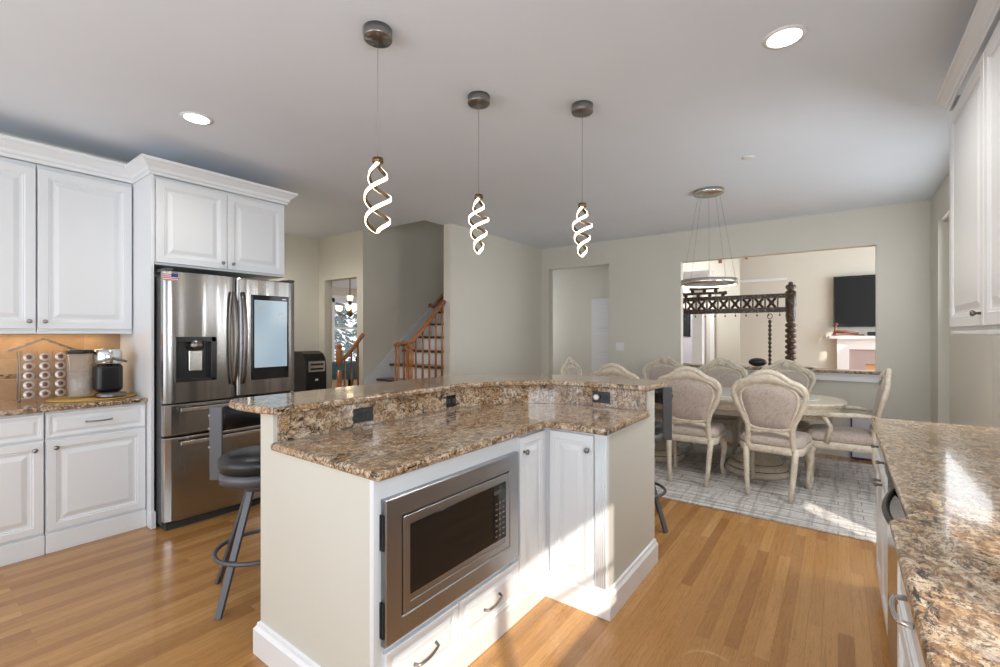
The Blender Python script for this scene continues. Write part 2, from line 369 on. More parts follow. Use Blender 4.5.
b.box(-4.2, .4, -2.72, -2.62, 1.45, 1.5); struct('added_back_window', b, 'trim')  # unseen window frame added to go with the back fill light
b = MB(); b.box(.84, .88, 4.05, 5.95, 0, 2.42); struct('door_1', b, 'shade')
b = MB(); b.box(.80, .86, 3.12, 3.60, 1.0, 2.3); struct('added_shade_panel', b, 'shade')  # unseen shaded window added to back the side fill light
b = MB()
for yy in (-1.2, -.36, .50): b.box(.80, .86, yy, yy+.035, 1.07, 2.09)
b.box(.80, .86, -1.2, .535, 2.05, 2.09); b.box(.80, .86, -1.2, .535, 1.07, 1.11)
for z in (1.41, 1.73): b.box(.82, .835, -1.2, .53, z, z+.015)
struct('window_1', b, 'trim')
b = MB()
for yy in (.72, 1.215): b.box(.80, .86, yy, yy+.035, 1.07, 1.52)
b.box(.82, .84, .98, 1.0, 1.07, 1.52); struct('window_2', b, 'trim')
# hall behind doorway
b = MB(); b.box(-5.17, -2.72, 7.7, 7.8, 0, CE); b.box(-2.72, -2.60, 6.5, 8.8, 0, 2.9); struct('wall_corridor', b, 'wall')
# family room
b = MB(); b.box(-1.66, 3.2, 10.7, 10.82, 0, 4.9); b.box(-1.66, -1.54, 10.82, 12.7, 0, 4.9); struct('wall_family', b, 'wall')
b = MB(); b.box(-4.3, -1.5, 12.6, 12.7, 0, 4.9); b.box(-4.3, -4.2, 8.8, 12.7, 0, 4.9); b.box(-4.3, -2.6, 8.68, 8.8, 2.7, 4.9); struct('wall_foyer', b, 'wall')
b = MB(); b.box(3.1, 3.2, 6.5, 6.9, 0, 4.9); b.box(3.1, 3.2, 10.4, 10.8, 0, 4.9); b.box(3.1, 3.2, 6.9, 10.4, 0, .4); b.box(3.1, 3.2, 6.9, 10.4, 2.9, 3.75); b.box(3.1, 3.2, 6.9, 7.3, 3.75, 4.9); b.box(3.1, 3.2, 7.65, 10.4, 3.75, 4.9); b.box(3.1, 3.2, 7.3, 7.65, 4.3, 4.9)
struct('wall_family_side', b, 'wall')
b = MB()
for yy in (6.9, 8.0, 9.1, 10.34): b.box(3.1, 3.18, yy, yy+.06, .4, 2.9)
struct('window_3', b, 'trim')
# dining room walls beyond the left doorway
b = MB(); b.box(-12.1, -12.0, 3.9, 7.75, 0, CE); b.box(-12.1, -12.0, 9.25, 10.2, 0, CE); b.box(-12.1, -12, 7.75, 9.25, 0, .35); b.box(-12.1, -12, 7.75, 9.25, 2.42, CE)
b.box(-12.1, -5.17, 10.1, 10.2, 0, CE); b.box(-12.1, -6.2, 3.78, 3.9, 0, CE); struct('wall_dining', b, 'wall')
w = MB(); w.box(-12.02, -11.96, 7.75, 7.95, .25, 2.42); w.box(-12.02, -11.96, 9.1, 9.25, .25, 2.42); w.box(-12.02, -11.96, 7.75, 9.25, 2.3, 2.5); w.box(-12.0, -11.98, 7.9, 9.1, 1.5, 1.56)
w.box(-12.02, -11.92, 7.7, 9.3, .25, .35); wf = struct('window_4', w, 'trim')
mk('window_pane', MB().box(-12.06, -12.05, 7.8, 9.2, .3, 2.4), 'window_glass', wf)
# trims
BP = [(0, 0), (.016, 0), (.016, .105), (.010, .120), (.006, .135), (0, .14)]
b = MB(); b.sweep([(-3.88, 6.38), (-3.88, 4.2)][::-1], BP); b.sweep([(-3.88, 4.2), (-3.99, 4.2)][::-1], BP); struct('baseboard_nook', b, 'trim')
b = MB(); b.sweep([(-2.72, 6.38), (.76, 6.38)], BP); struct('baseboard_far', b, 'trim')
b = MB(); b.sweep([(-6.08, 2.14), (-6.08, 3.78), (-5.93, 3.78)], BP); struct('baseboard_hall', b, 'trim')
b = MB(); b.box(-1.76, .40, 6.34, 6.38, .84, .93); b.box(-1.74, .38, 6.325, 6.35, .905, .93); struct('trim_1', b, 'trim', .004)
b = MB(); b.box(-1.65, -.82, 10.66, 10.7, 2.43, 2.48); struct('trim_2', b, 'trim')
led_ = mk('granite_ledge', MB().box(-1.80, .44, 6.30, 6.56, .93, .962), 'granite', None, .008)
tag(led_, 'brown speckled granite ledge along the sill of the opening in the far wall', 'ledge')

# ------------------------------------------------------------------ left run of cabinets
def cabinet(label, x0, x1, y0, y1, z0, z1, group=None):
    t = thing('wall_cabinet' if z0 > 1 else 'base_cabinet', label, 'cabinet', ((x0+x1)/2, (y0+y1)/2, z0), group)
    mk('body', MB().box(x0, x1, y0, y1, z0, z1), 'cab', t, .002); return t
XB = -3.97   # carcass front, doors add .02
lab_b = {0: 'white base cabinet at the far left edge below the pod rack', 1: 'white base cabinet beside the refrigerator below the coffee maker'}
for i, (y0, y1) in enumerate(((.02, .598), (.602, 1.115))):
    t = cabinet(lab_b[i], -4.565, XB, y0, y1, .0, .882, 'base cabinets on the left wall')
    bd = MB(); raised(bd, (XB, y0+.004, .135), UY, UZ, UX, y1-y0-.008, .565); dr = mk('door', bd, 'cab', t)
    knob(dr, (XB+.02, (y1-.045) if i == 0 else (y0+.045), .655), UX)
    bd = MB(); raised(bd, (XB, y0+.004, .715), UY, UZ, UX, y1-y0-.008, .155, fr=.035); dr = mk('drawer', bd, 'cab', t)
    c = (y0+y1)/2; bar_handle(dr, (XB+.02, c-.065, .795), (XB+.02, c+.065, .795), UX)
    mk('plinth', MB().box(XB, XB+.022, y0, y1, 0, .12), 'cab', t, .003)
ct = mk('countertop', MB().box(-4.565, -3.925, -.3, 1.117, .884, .916), 'granite', None, .01, 3); tag(ct, 'speckled granite countertop under the coffee maker on the left wall', 'countertop')
bs = mk('tile_backsplash', MB().box(-4.569, -4.56, -.3, 1.117, .917, 1.366), 'tile'); tag(bs, 'tan stone tile backsplash with a thin dark mosaic band', 'backsplash')
XU = -4.26
lab_u = {0: 'white wall cabinet at the far left edge above the pod rack', 1: 'white wall cabinet above the coffee maker next to the refrigerator surround'}
for i, (y0, y1) in enumerate(((.02, .603), (.607, 1.112))):
    t = cabinet(lab_u[i], -4.565, XU, y0, y1, 1.385, 2.49, 'wall cabinets on the left wall')
    bd = MB(); raised(bd, (XU, y0+.003, 1.40), UY, UZ, UX, y1-y0-.006, 1.06, fr=.06); dr = mk('door', bd, 'cab', t)
    knob(dr, (XU+.02, (y1-.035) if i == 0 else (y0+.035), 1.45), UX)
    mk('light_rail', MB().box(XU-.01, XU+.012, y0, y1, 1.368, 1.385), 'cab', t, .003)
t = thing('under_cabinet_light', 'slim warm light strip fixed beneath the wall cabinets on the left', 'light', (-4.45, .6, 1.384))
mk('housing', MB().box(-4.50, -4.44, .06, 1.0, 1.374, 1.3845), 'plastic_white', t); mk('diffuser', MB().box(-4.495, -4.445, .07, .99, 1.371, 1.374), 'bulb', t)
ucl = area('under_cabinet_lamp', (-4.47, .55, 1.368), (0, 0, -1), .04, .9, 1.3, (1, .74, .46))
CROWN = [(0, 0), (.008, 0), (.010, .02), (.022, .03), (.026, .05), (.060, .085), (.075, .095), (.078, .115), (0, .115)]
def crown(label, path, z, sc=1.0):
    b = MB(); b.sweep(path, [(o*sc, z+q*sc) for o, q in CROWN]); o = mk('crown_moulding', b, 'cab'); tag(o, label, 'moulding'); return o
crown('white crown moulding along the top of the lower left wall cabinets', [(XU+.02, -.3), (XU+.02, 1.112)], 2.49)
# refrigerator surround
t = thing('refrigerator_surround', 'tall white side panel standing between the coffee counter and the refrigerator', 'cabinet panel', (-4.2, 1.1, 0))
mk('side_panel', MB().box(-4.565, -3.87, 1.118, 1.138, 0, 2.49), 'cab', t, .002); mk('plinth', MB().box(-3.949, -3.855, 1.1155, 1.145, 0, .12), 'cab', t, .003)
XF = -3.89
t = thing('wall_cabinet', 'white two door cabinet above the refrigerator', 'cabinet', (-4.2, 1.6, 1.85))
mk('body', MB().box(-4.565, XF, 1.140, 2.09, 1.86, 2.49), 'cab', t, .002)
for k, (y0, y1) in enumerate(((1.15, 1.615), (1.62, 2.08))):
    bd = MB(); raised(bd, (XF, y0, 1.875), UY, UZ, UX, y1-y0, .59, fr=.06); dr = mk('door', bd, 'cab', t); knob(dr, (XF+.02, y1-.035 if k == 0 else y0+.035, 1.92), UX)
crown('white crown moulding wrapping the taller cabinet over the refrigerator', [(-4.56, 1.118), (-3.87, 1.118), (-3.87, 2.095), (-4.56, 2.095)], 2.49, .9)

# refrigerator
t = thing('refrigerator', 'stainless steel french door refrigerator with water dispenser and screen', 'refrigerator', (-4.1, 1.585, 0))
FY0, FY1, FX = 1.148, 2.090, -3.775
mk('body', MB().box(-4.50, FX-.012, FY0+.005, FY1-.005, .03, 1.775), 'steel_side', t, .004)
mk('foot_grille', MB().box(-4.45, FX+.03, FY0+.02, FY1-.02, .0, .045), 'dark_gap', t)
FM = (FY0+FY1)/2
# left door with a recess for the dispenser
def curved(yA, yB, z0, z1, lo, hi, xb=FX, mb=None):
    n = 22; P = [(xb, yB), (xb, yA)]
    for k in range(n+1):
        y = yA+(yB-yA)*k/n; q = abs(2*(y-lo)/(hi-lo)-1); P.append((FX+.045+.030*(1-q**5)+.004*math.cos(q*7), y))
    mb = mb or MB(); mb.prism(P, z0, z1); return mb
def slab(y0, y1, z0, z1): return curved(y0, y1, z0, z1, y0, y1)
ry0, ry1, rz0, rz1 = 1.215, 1.465, 1.035, 1.340
dl = MB(); dl.box(FX, FX+.03, FY0, FM-.004, .885, 1.80)
for a_ in ((FY0, ry0, .885, 1.80), (ry1, FM-.004, .885, 1.80), (ry0, ry1, .885, rz0), (ry0, ry1, rz1, 1.80)): curved(*a_, FY0, FM-.004, FX+.03, dl)
L = mk('door', dl, 'steel', t)
dp = mk('water_dispenser', MB().box(FX+.031, FX+.034, ry0+.002, ry1-.002, rz0+.002, rz1-.002), 'plastic_black', L)
b = MB(); b.box(FX+.034, FX+.084, ry0-.006, ry0+.006, rz0-.006, rz1+.006); b.box(FX+.034, FX+.084, ry1-.03, ry1+.006, rz0-.006, rz1+.006); b.box(FX+.034, FX+.084, ry0, ry1, rz1-.03, rz1+.006); b.box(FX+.034, FX+.084, ry0, ry1, rz0-.006, rz0+.012)
mk('dispenser_frame', b, 'plastic_black', L, .002)
b = MB(); b.box(FX+.036, FX+.052, 1.30, 1.39, 1.10, 1.25); mk('dispenser_paddle', b, 'nickel_bright', L, .006)
b = MB(); b.lathe([(.045, 0), (.05, .02), (.05, .06)], (FX+.055, 1.345, 1.26), 20); mk('nozzle', b, 'steel_dark', L)
R = mk('door', slab(FM+.004, FY1, .885, 1.80), 'steel', t, .008)
mk('screen_bezel', MB().box(FX+.075, FX+.081, 1.725, 2.022, 1.005, 1.675), 'black_glass', R, .002)
scr_o = mk('display_reflection', MB().box(0, .002, 1.742, 2.006, .10, .635), 'screen_reflection', None)
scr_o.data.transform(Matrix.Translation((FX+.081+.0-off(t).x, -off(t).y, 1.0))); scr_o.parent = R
mk('screen_text', MB().box(FX+.0812, FX+.0822, 1.965, 2.0, 1.645, 1.655), 'plastic_white', R)
for dr, y, nm in ((L, FM-.032, 1), (R, FM+.032, 2)):
    P = []; 
    for k in range(13):
        q = k/12; P.append((FX+.075+.012+.05*math.sin(PI*q)**.6, y, .985+.70*q))
    b = MB(); b.tube(P, .0165, 10, flat=.6, up=UX); mk('handle', b, 'steel_dark', dr)
for z0, z1 in ((.655, .875), (.06, .645)):
    d = mk('drawer', slab(FY0, FY1, z0, z1), 'steel', t, .008)
    b = MB(); zc = z1-.035
    b.box(FX+.105, FX+.125, FY0+.08, FY1-.11, zc-.016, zc+.010); b.box(FX+.075, FX+.11, FY0+.13, FY0+.16, zc-.012, zc+.008); b.box(FX+.075, FX+.11, FY1-.16, FY1-.13, zc-.012, zc+.008)
    mk('handle', b, 'nickel_bright', d, .004)
for y in (FY0+.03, FY1-.03): mk('hinge_cover', MB().box(FX-.1, FX+.06, y-.025, y+.025, 1.80, 1.822), 'steel_side', t, .004)
fg = MB(); fg.box(FX+.0752, FX+.0775, 1.135, 1.225, 1.735, 1.785); g = mk('flag_magnet', fg, 'plastic_white'); tag(g, 'small american flag magnet at the top corner of the refrigerator door', 'magnet')
for k in range(4): mk('stripe', MB().box(FX+.0776, FX+.0780, 1.135, 1.225, 1.737+k*.0125, 1.743+k*.0125), 'red', g)
mk('canton', MB().box(FX+.0779, FX+.0784, 1.185, 1.225, 1.76, 1.785), 'blue', g)

# coffee things on the counter
pm = mk('placemat', MB().lathe([(.25, 0), (.255, .003), (.25, .006)], (-4.22, .885, .917), 40, None, True, .8, .95), 'gold_mat'); tag(pm, 'woven gold oval placemat under the coffee maker', 'placemat')
t = thing('coffee_maker', 'single serve coffee maker with clear water tank and chrome head', 'coffee maker', (-4.25, .84, .924))
b = MB(); b.lathe([(.085, 0), (.088, .01), (.085, .03)], (-4.13, .96, .924), 28); mk('drip_tray', b, 'steel_dark', t)
b = MB(); b.box(-4.36, -4.15, .885, 1.04, .955, 1.155); mk('body', b, 'plastic_black', t, .03, 4)
b = MB(); b.lathe([(.078, 1.156), (.08, 1.17), (.08, 1.235), (.072, 1.255), (.04, 1.262)], (-4.20, .96, 0), 28); mk('brew_head', b, 'chrome', t)
b = MB(); b.tube([(-4.125, .96-.085, 1.17), (-4.10, .96, 1.20), (-4.125, .96+.085, 1.17)], .009, 8); mk('handle', b, 'nickel', t)
b = MB(); b.lathe([(.062, 0), (.065, .02), (.070, .30)], (-4.25, .82, .930), 24); tk = mk('water_tank', b, 'clear_plastic', t)
mk('tank_lid', MB().lathe([(.073, 0), (.073, .02), (.065, .026)], (-4.25, .82, 1.231), 24), 'plastic_black', t)
mk('water', MB().lathe([(.055, 0), (.06, .12)], (-4.25, .82, .936), 20), 'clear_plastic', tk)
# pod rack
t = thing('pod_rack', 'house shaped wire rack of coffee pods against the tile backsplash', 'rack', (-4.33, .655, .917))
b = MB(); PX = -4.33; ys = (.54, .77)
for yy in ys: b.tube([(PX, yy, .917), (PX, yy, 1.25)], .0035, 6); b.tube([(PX-.1, yy, .917), (PX-.1, yy, 1.25)], .0035, 6); b.tube([(PX, yy, .92), (PX-.1, yy, .92)], .0035, 6)
for k in range(5):
    z = .965+k*.062; b.tube([(PX+.012, .54, z-.028), (PX+.012, .77, z-.028)], .002, 6); b.tube([(PX-.05, .54, z-.03), (PX-.05, .77, z-.03)], .002, 6)
for yy in (.617, .693): b.tube([(PX+.005, yy, .92), (PX+.005, yy, 1.25)], .002, 6)
mk('frame', b, 'wire', t)
b = MB()
for xx in (PX+.02, PX-.11):
    b.tube([(xx, .485, 1.25), (xx, .655, 1.335), (xx, .825, 1.25)], .004, 6)
for k in range(9):
    q = k/8; z = 1.25+.085*(1-abs(2*q-1)); b.tube([(PX+.02, .485+.34*q, z), (PX-.11, .485+.34*q, z)], .0025, 6)
mk('roof', b, 'wire', t)
rows = ['bottom', 'second from bottom', 'middle', 'second from top', 'top']; cols = ['left', 'centre', 'right']
pod0 = None
for r_ in range(5):
    for c_ in range(3):
        loc = (PX+.015, .578+c_*.0765, .965+r_*.062)
        lab = f'coffee pod with a foil lid, {rows[r_]} row, {cols[c_]} column of the wire rack'
        if pod0 is None:
            tilt = Matrix.Rotation(math.radians(78), 4, 'Y')
            pod0 = thing('coffee_pod', lab, 'coffee pod', loc, 'coffee pods in the wire rack'); mt = Matrix.Translation(loc) @ tilt
            mk('cup', MB().lathe([(.017, -.04), (.022, -.006), (.027, -.003), (.027, 0)], n=18, mtx=mt), 'plastic_white', pod0)
            lid = mk('foil_lid', MB().lathe([(.024, 0), (.024, .001)], n=18, mtx=mt), 'foil', pod0)
            mk('printed_disc', MB().lathe([(.014, .001), (.014, .0018)], n=14, mtx=mt), 'mahogany', pod0)
        else:
            q = copy_tree(pod0); q.location = loc; q['label'] = lab

# ------------------------------------------------------------------ island
IX, IXE, IY0, IYB = -1.24, -.90, .975, 2.08     # face A x, end x, near end y, face B y
SPL = [(-1.87, .985), (-1.87, 2.10), (-1.74, 2.36), (-1.62, 2.50), (-1.48, 2.60), (-1.30, 2.65), (-.905, 2.65)]
isl = thing('kitchen_island', 'L shaped island with cream end panels and white cabinet fronts', 'kitchen island', (-1.5, 1.5, 0))
inner = [(IX, IY0), (IX, IYB), (IXE, IYB), (IXE, 2.645)] + [(x-.012, y) for x, y in SPL[::-1][1:-1]] + [(-1.875, IY0)]
mk('carcass', MB().prism([(IX, IY0), (IX, IYB), (IXE, IYB), (IXE, 2.66), (-1.32, 2.66), (-1.62, 2.52), (-1.88, 2.10), (-1.88, IY0)], 0, .883), 'cab', isl)
def offset_path(P, d):
    P = [Vector(p) for p in P]; out = []
    for i in range(len(P)):
        d0 = (P[i]-P[i-1]).normalized() if i else None; d1 = (P[i+1]-P[i]).normalized() if i < len(P)-1 else None
        d0 = d0 or d1; d1 = d1 or d0; n0 = Vector((-d0.y, d0.x)); n1 = Vector((-d1.y, d1.x)); b_ = (n0+n1).normalized(); b_ /= b_.dot(n0); out.append(tuple(P[i]+b_*d))
    return out
W0 = offset_path(SPL, .02); W1 = offset_path(SPL, .125)
W0[0] = (W0[0][0], IY0-.008); W1[0] = (W1[0][0], IY0-.008); W0[-1] = (IXE+.008, W0[-1][1]); W1[-1] = (IXE+.008, W1[-1][1])
mk('bar_wall', MB().prism(W0+W1[::-1], 0, 1.034), 'island_paint', isl)
mk('end_panel', MB().box(-1.8905, IX-.012, IY0-.008, IY0+.001, 0, .883), 'island_paint', isl)
mk('end_panel', MB().box(IXE-.001, IXE+.008, IYB+.012, 2.672, 0, .883), 'island_paint', isl)
mk('corner_stile', MB().box(IX-.014, IX+.006, IY0-.010, IY0+.012, 0, .883), 'cab', isl)
b = MB(); b.box(IXE-.055, IXE+.010, IYB-.012, IYB+.012, .0, .883)
for k in range(5): b.tube([(IXE-.045+.011*k, IYB-.013, .14), (IXE-.045+.011*k, IYB-.013, .86)], .004, 6)
mk('fluted_filler', b, 'cab', isl)
# cabinet fronts
bd = MB(); raised(bd, (IX, 1.812, .125), UY, UZ, UX, .232, .745, fr=.05); d = mk('door', bd, 'cab', isl); knob(d, (IX+.02, 1.842, .80), UX)
bd = MB(); raised(bd, (-1.205, IYB, .125), UX, UZ, (0, -1, 0), .245, .745, fr=.05); d = mk('door', bd, 'cab', isl); knob(d, (-.985, IYB-.02, .80), (0, -1, 0))
for y0, y1 in ((IY0+.03, 1.372), (1.38, 1.80)):
    bd = MB(); raised(bd, (IX, y0, .105), UY, UZ, UX, y1-y0, .185, fr=.035); d = mk('drawer', bd, 'cab', isl); c = (y0+y1)/2; bar_handle(d, (IX+.02, c-.055, .185), (IX+.02, c+.055, .205), UX)
b = MB(); b.sweep([(IX, IY0+.01), (IX, IYB)], [(0, 0), (.014, 0), (.014, .085), (.008, .095), (0, .098)]); mk('toe_board', b, 'cab', isl)
b = MB(); b.sweep([(IX+.016, IYB), (IXE+.008, IYB), (IXE+.008, W1[-1][1])], [(0, 0), (.022, 0), (.022, .105), (.012, .118), (.010, .13), (0, .135)])
mk('base_moulding', b, 'trim', isl)
b = MB(); b.sweep([(W1[0][0], 1.6), (W1[0][0], IY0-.008), (IX-.012, IY0-.008)], [(0, 0), (.022, 0), (.022, .105), (.012, .118), (.010, .13), (0, .135)]); mk('base_moulding', b, 'trim', isl)
# lower counter
CT = [(-1.20, .955), (-1.20, 2.035), (-.875, 2.035), (-.875, 2.648)] + SPL[::-1][1:-1] + [(-1.868, .985), (-1.895, .985), (-1.895, .955)]
o = mk('countertop', MB().prism(CT, .884, .916), 'granite', None, .011, 3); tag(o, 'lower speckled granite worktop of the island, above the microwave', 'countertop')
b = MB(); b.prism(SPL + offset_path(SPL, .019)[::-1], .917, 1.033); o = mk('granite_backsplash', b, 'granite'); tag(o, 'upright granite strip between the two island worktop levels', 'backsplash')
Bi = offset_path(SPL, -.035); Bo = [(-2.27, 1.02), (-2.27, 2.30), (-2.24, 2.48), (-2.14, 2.66), (-1.98, 2.82), (-1.80, 2.93), (-1.62, 2.99), (-1.45, 3.01), (-.98, 3.01), (-.91, 2.99), (-.87, 2.94)]
Bi[0] = (Bi[0][0], .955); Bi[-1] = (-.87, Bi[-1][1])
bar_poly = Bi + Bo[::-1] + [(-2.25, .955), (-2.20, .925), (-2.12, .915), (-1.95, .925)]
o = mk('countertop', MB().prism(bar_poly, 1.035, 1.067), 'granite', None, .011, 3); tag(o, 'raised curved granite bar top wrapping the outer side of the island', 'countertop')
# outlets in the granite strip
def outlet(label, c, u, n, w=.115, h=.07, m='plastic_black', g=None):
    c, u, n = Vector(c), Vector(u), Vector(n)
    def pl(w, h, d0, d1, cc):
        b = MB(); b.loft([[tuple(cc+u*a*w/2+Vector(UZ)*q*h/2+n*d) for a, q in ((-1, -1), (1, -1), (1, 1), (-1, 1))] for d in (d0, d1)]); return b
    o = mk('power_outlet', pl(w, h, .0005, .005, c), m, None, .0015); tag(o, label, 'outlet', g)
    for s in (-1, 1): mk('socket', pl(.034, .028, .005, .0075, c+u*s*.024), 'dark_gap' if m != 'plastic_white' else m, o, .001)
    return o
outlet('black outlet in the granite strip nearest the bar stool with armrests', (-1.87, 1.40, .972), UY, UX, g='island outlets')
outlet('black outlet midway along the granite strip near the inner bend', (-1.87, 2.03, .965), UY, UX, .08, g='island outlets')
o3 = outlet('black outlet with a round white plug near the dining side', (-1.18, 2.65, .975), UX, (0, -1, 0), g='island outlets')
b = MB(); b.lathe([(.018, 0), (.018, .016), (.012, .022)], n=18, mtx=Matrix.Translation((-1.205, 2.642, .975)) @ Matrix.Rotation(PI/2, 4, 'X')); o = mk('plug', b, 'plastic_white'); tag(o, 'round white plug pushed into the outlet near the dining side', 'plug')
# microwave
t = thing('microwave', 'built in stainless microwave with wide trim kit in the island', 'microwave', (IX, 1.39, .31))
my0, my1, mz0, mz1 = 1.0, 1.79, .315, .81
fr = MB()
wi = [(0, 0), (0, .022), (.004, .026), (.070, .026), (.074, .022), (.074, .004)]
fr.loft([rect_loop((IX, my0, mz0), UY, UZ, UX, my1-my0, mz1-mz0, a, d_) for a, d_ in wi], cap=False)
mk('trim_frame', fr, 'micro_steel', t)
mk('cavity', MB().box(IX+.001, IX+.006, my0+.06, my1-.06, mz0+.06, mz1-.06), 'dark_gap', t)
dz0, dz1, dy0, dy1 = mz0+.078, mz1-.078, my0+.078, my1-.078
dr = MB(); dr.loft([rect_loop((IX+.006, dy0, dz0), UY, UZ, UX, dy1-dy0, dz1-dz0, a, d_) for a, d_ in [(0, 0), (0, .018), (.002, .020), (.030, .020), (.032, .016)]]); D = mk('door', dr, 'micro_steel', t)
mk('door_glass', MB().box(IX+.0225, IX+.0245, dy0+.028, dy1-.118, dz0+.055, dz1-.035), 'black_glass', D, .001)
cp = mk('control_panel', MB().box(IX+.0225, IX+.0265, dy1-.115, dy1-.025, dz0+.055, dz1-.035), 'black_glass', t, .001)
b = MB()
for r_ in range(7):
    for c_ in range(3): b.box(IX+.0266, IX+.0272, dy1-.105+c_*.026, dy1-.091+c_*.026, dz0+.075+r_*.024, dz0+.081+r_*.024)
mk('buttons', b, 'nickel', cp)
mk('clock_display', MB().box(IX+.0266, IX+.0272, dy1-.115, dy1-.055, dz1-.075, dz1-.057), 'steel_side', cp)
for z in (mz0+.03, mz1-.17): mk('bracket', MB().box(IX+.0, IX+.02, my0-.006, my0+.0, z, z+.12), 'plastic_black', t)

# ------------------------------------------------------------------ bar stools
def stool(loc, rz, label):
    t = thing('bar_stool', label, 'bar stool', (0, 0, 0), 'bar stools at the raised bar')
    mk('seat_cushion', MB().lathe([(.17, .655), (.185, .665), (.195, .69), (.193, .715), (.175, .735), (.10, .745), (.001, .746)], n=36), 'leather', t)
    mk('seat_ring', MB().lathe([(.165, .60), (.185, .60), (.187, .655), (.165, .656)], n=36), 'stool_metal', t)
    mk('swivel', MB().lathe([(.07, .545), (.08, .56), (.08, .60)], n=20), 'stool_metal', t)
    for k in range(4):
        a = math.radians(-35)+k*PI/2; c, s_ = math.cos(a), math.sin(a)
        b = MB(); P = [(c*.05, s_*.05, .575), (c*.10, s_*.10, .44), (c*.265, s_*.265, .003)]
        b.tube(P, .024, 4, flat=.45, up=(c, s_, .3)); mk('leg', b, 'stool_metal', t)
    b = MB(); b.tube([(.205*math.cos(2*PI*k/36), .205*math.sin(2*PI*k/36), .235) for k in range(36)], .011, 8, True); mk('foot_ring', b, 'stool_metal', t)
    # curved back, opening towards +X
    lo, hi = [], []; n = 16
    sec = []
    for k in range(n+1):
        a = PI-1.15+2.3*k/n; c, s_ = math.cos(a), math.sin(a); r0, r1 = .205, .245
        sec.append([(c*r0, s_*r0, .845), (c*r1, s_*r1, .85), (c*(r1+.018), s_*(r1+.018), .91), (c*(r1+.01), s_*(r1+.01), .965), (c*(r0+.01), s_*(r0+.01), .97), (c*(r0-.008), s_*(r0-.008), .91)])
    b = MB(); b.loft(sec, True, True); mk('backrest', b, 'leather', t)
    b = MB(); b.loft([[(p[0]*1.04, p[1]*1.04, p[2]) for p in (q[1], q[2], q[3])]+[(p[0]*1.07, p[1]*1.07, p[2]) for p in (q[3], q[2], q[1])] for q in sec], True, True); mk('back_rail', b, 'stool_metal', t)
    for s_ in (-1, 1):
        a = PI+s_*1.18; c, q = math.cos(a), math.sin(a)
        b = MB(); mt = Matrix.Rotation(a, 4, 'Z')
        b.box(.20, .268, -.006, .006, .585, .975, mt); b.box(.16, .22, -.02, .02, .605, .63, mt); mk('back_upright', b, 'stool_metal', t, .004)
        b = MB()
        for z in (.76, .86, .93): b.sphere((c*.268, q*.268, z), .009, 8)
        mk('rivets', b, 'nickel', t)
    t.location = loc; t.rotation_euler = (0, 0, rz); return t
stool((-2.49, 1.20, 0), math.radians(-32), 'black cushioned metal bar stool in front of the refrigerator')
stool((-1.20, 3.30, 0), math.radians(-76), 'metal bar stool behind the island beside the dining rug')

# ------------------------------------------------------------------ right counter and cabinets
rc = [(.10, -1.3), (.10, 1.47), (.115, 1.50), (.14, 1.505), (.14, 3.20), (.755, 3.20), (.755, -1.3)]
o = mk('countertop', MB().prism(rc, .884, .916), 'granite', None, .011, 3); tag(o, 'long sunlit granite countertop along the right side', 'countertop')
XR = .185
t = thing('base_cabinet', 'white base cabinet with dark knobs at the dining end of the right counter', 'cabinet', (.45, 2.85, 0))
mk('body', MB().box(XR, .755, 2.46, 3.19, .1, .882), 'cab', t, .002); mk('plinth', MB().box(XR+.06, .75, 2.47, 3.18, 0, .1), 'cab', t)
for y0, y1 in ((2.465, 2.82), (2.825, 3.185)):
    bd = MB(); raised(bd, (XR, y1, .105), (0, -1, 0), UZ, (-1, 0, 0), y1-y0, .60); d = mk('door', bd, 'cab', t); knob(d, (XR-.02, y0+.04 if y0 > 2.6 else y1-.04, .66), (-1, 0, 0), 'steel_dark', .009)
    bd = MB(); raised(bd, (XR, y1, .715), (0, -1, 0), UZ, (-1, 0, 0), y1-y0, .16, fr=.035); d = mk('drawer', bd, 'cab', t); knob(d, (XR-.02, (y0+y1)/2, .795), (-1, 0, 0), 'steel_dark', .009)
t = thing('dishwasher', 'stainless dishwasher with an arched black handle under the right counter', 'dishwasher', (.45, 2.0, 0))
mk('body', MB().box(XR+.005, .755, 1.54, 2.45, .1, .875), 'steel_side', t); D = mk('door', MB().box(XR-.022, XR+.004, 1.54, 2.45, .1, .80), 'steel', t, .003)
mk('toe_panel', MB().box(XR+.05, .75, 1.55, 2.44, 0, .1), 'dark_gap', t)
mk('control_strip', MB().box(XR-.03, XR+.004, 1.54, 2.45, .803, .873), 'black_glass', t, .003)
P = [(XR-.02, 1.57, .825)]+[(XR-.032-.035*math.sin(PI*k/12), 1.57+.51*k/12, .825) for k in range(13)]+[(XR-.02, 2.08, .825)]
b = MB(); b.tube(P, .010, 10); mk('handle', b, 'plastic_black', D)
t = thing('base_cabinet', 'white drawer base cabinet with a curved handle under the nearest part of the right counter', 'cabinet', (.45, .75, 0))
mk('body', MB().box(.135, .755, .1, 1.50, .1, .882), 'cab', t, .002); mk('plinth', MB().box(.20, .75, .1, 1.49, 0, .1), 'cab', t)
for y0, y1 in ((.11, .80), (.81, 1.49)):
    bd = MB(); raised(bd, (.135, y1, .105), (0, -1, 0), UZ, (-1, 0, 0), y1-y0, .60, t=.018); d = mk('door', bd, 'cab', t); knob(d, (.117, y0+.04, .66), (-1, 0, 0))
    bd = MB(); raised(bd, (.135, y1, .715), (0, -1, 0), UZ, (-1, 0, 0), y1-y0, .16, t=.018, fr=.035); d = mk('drawer', bd, 'cab', t); c = (y0+y1)/2+.1; bar_handle(d, (.117, c-.06, .80), (.117, c+.06, .80), (-1, 0, 0), 'chrome')
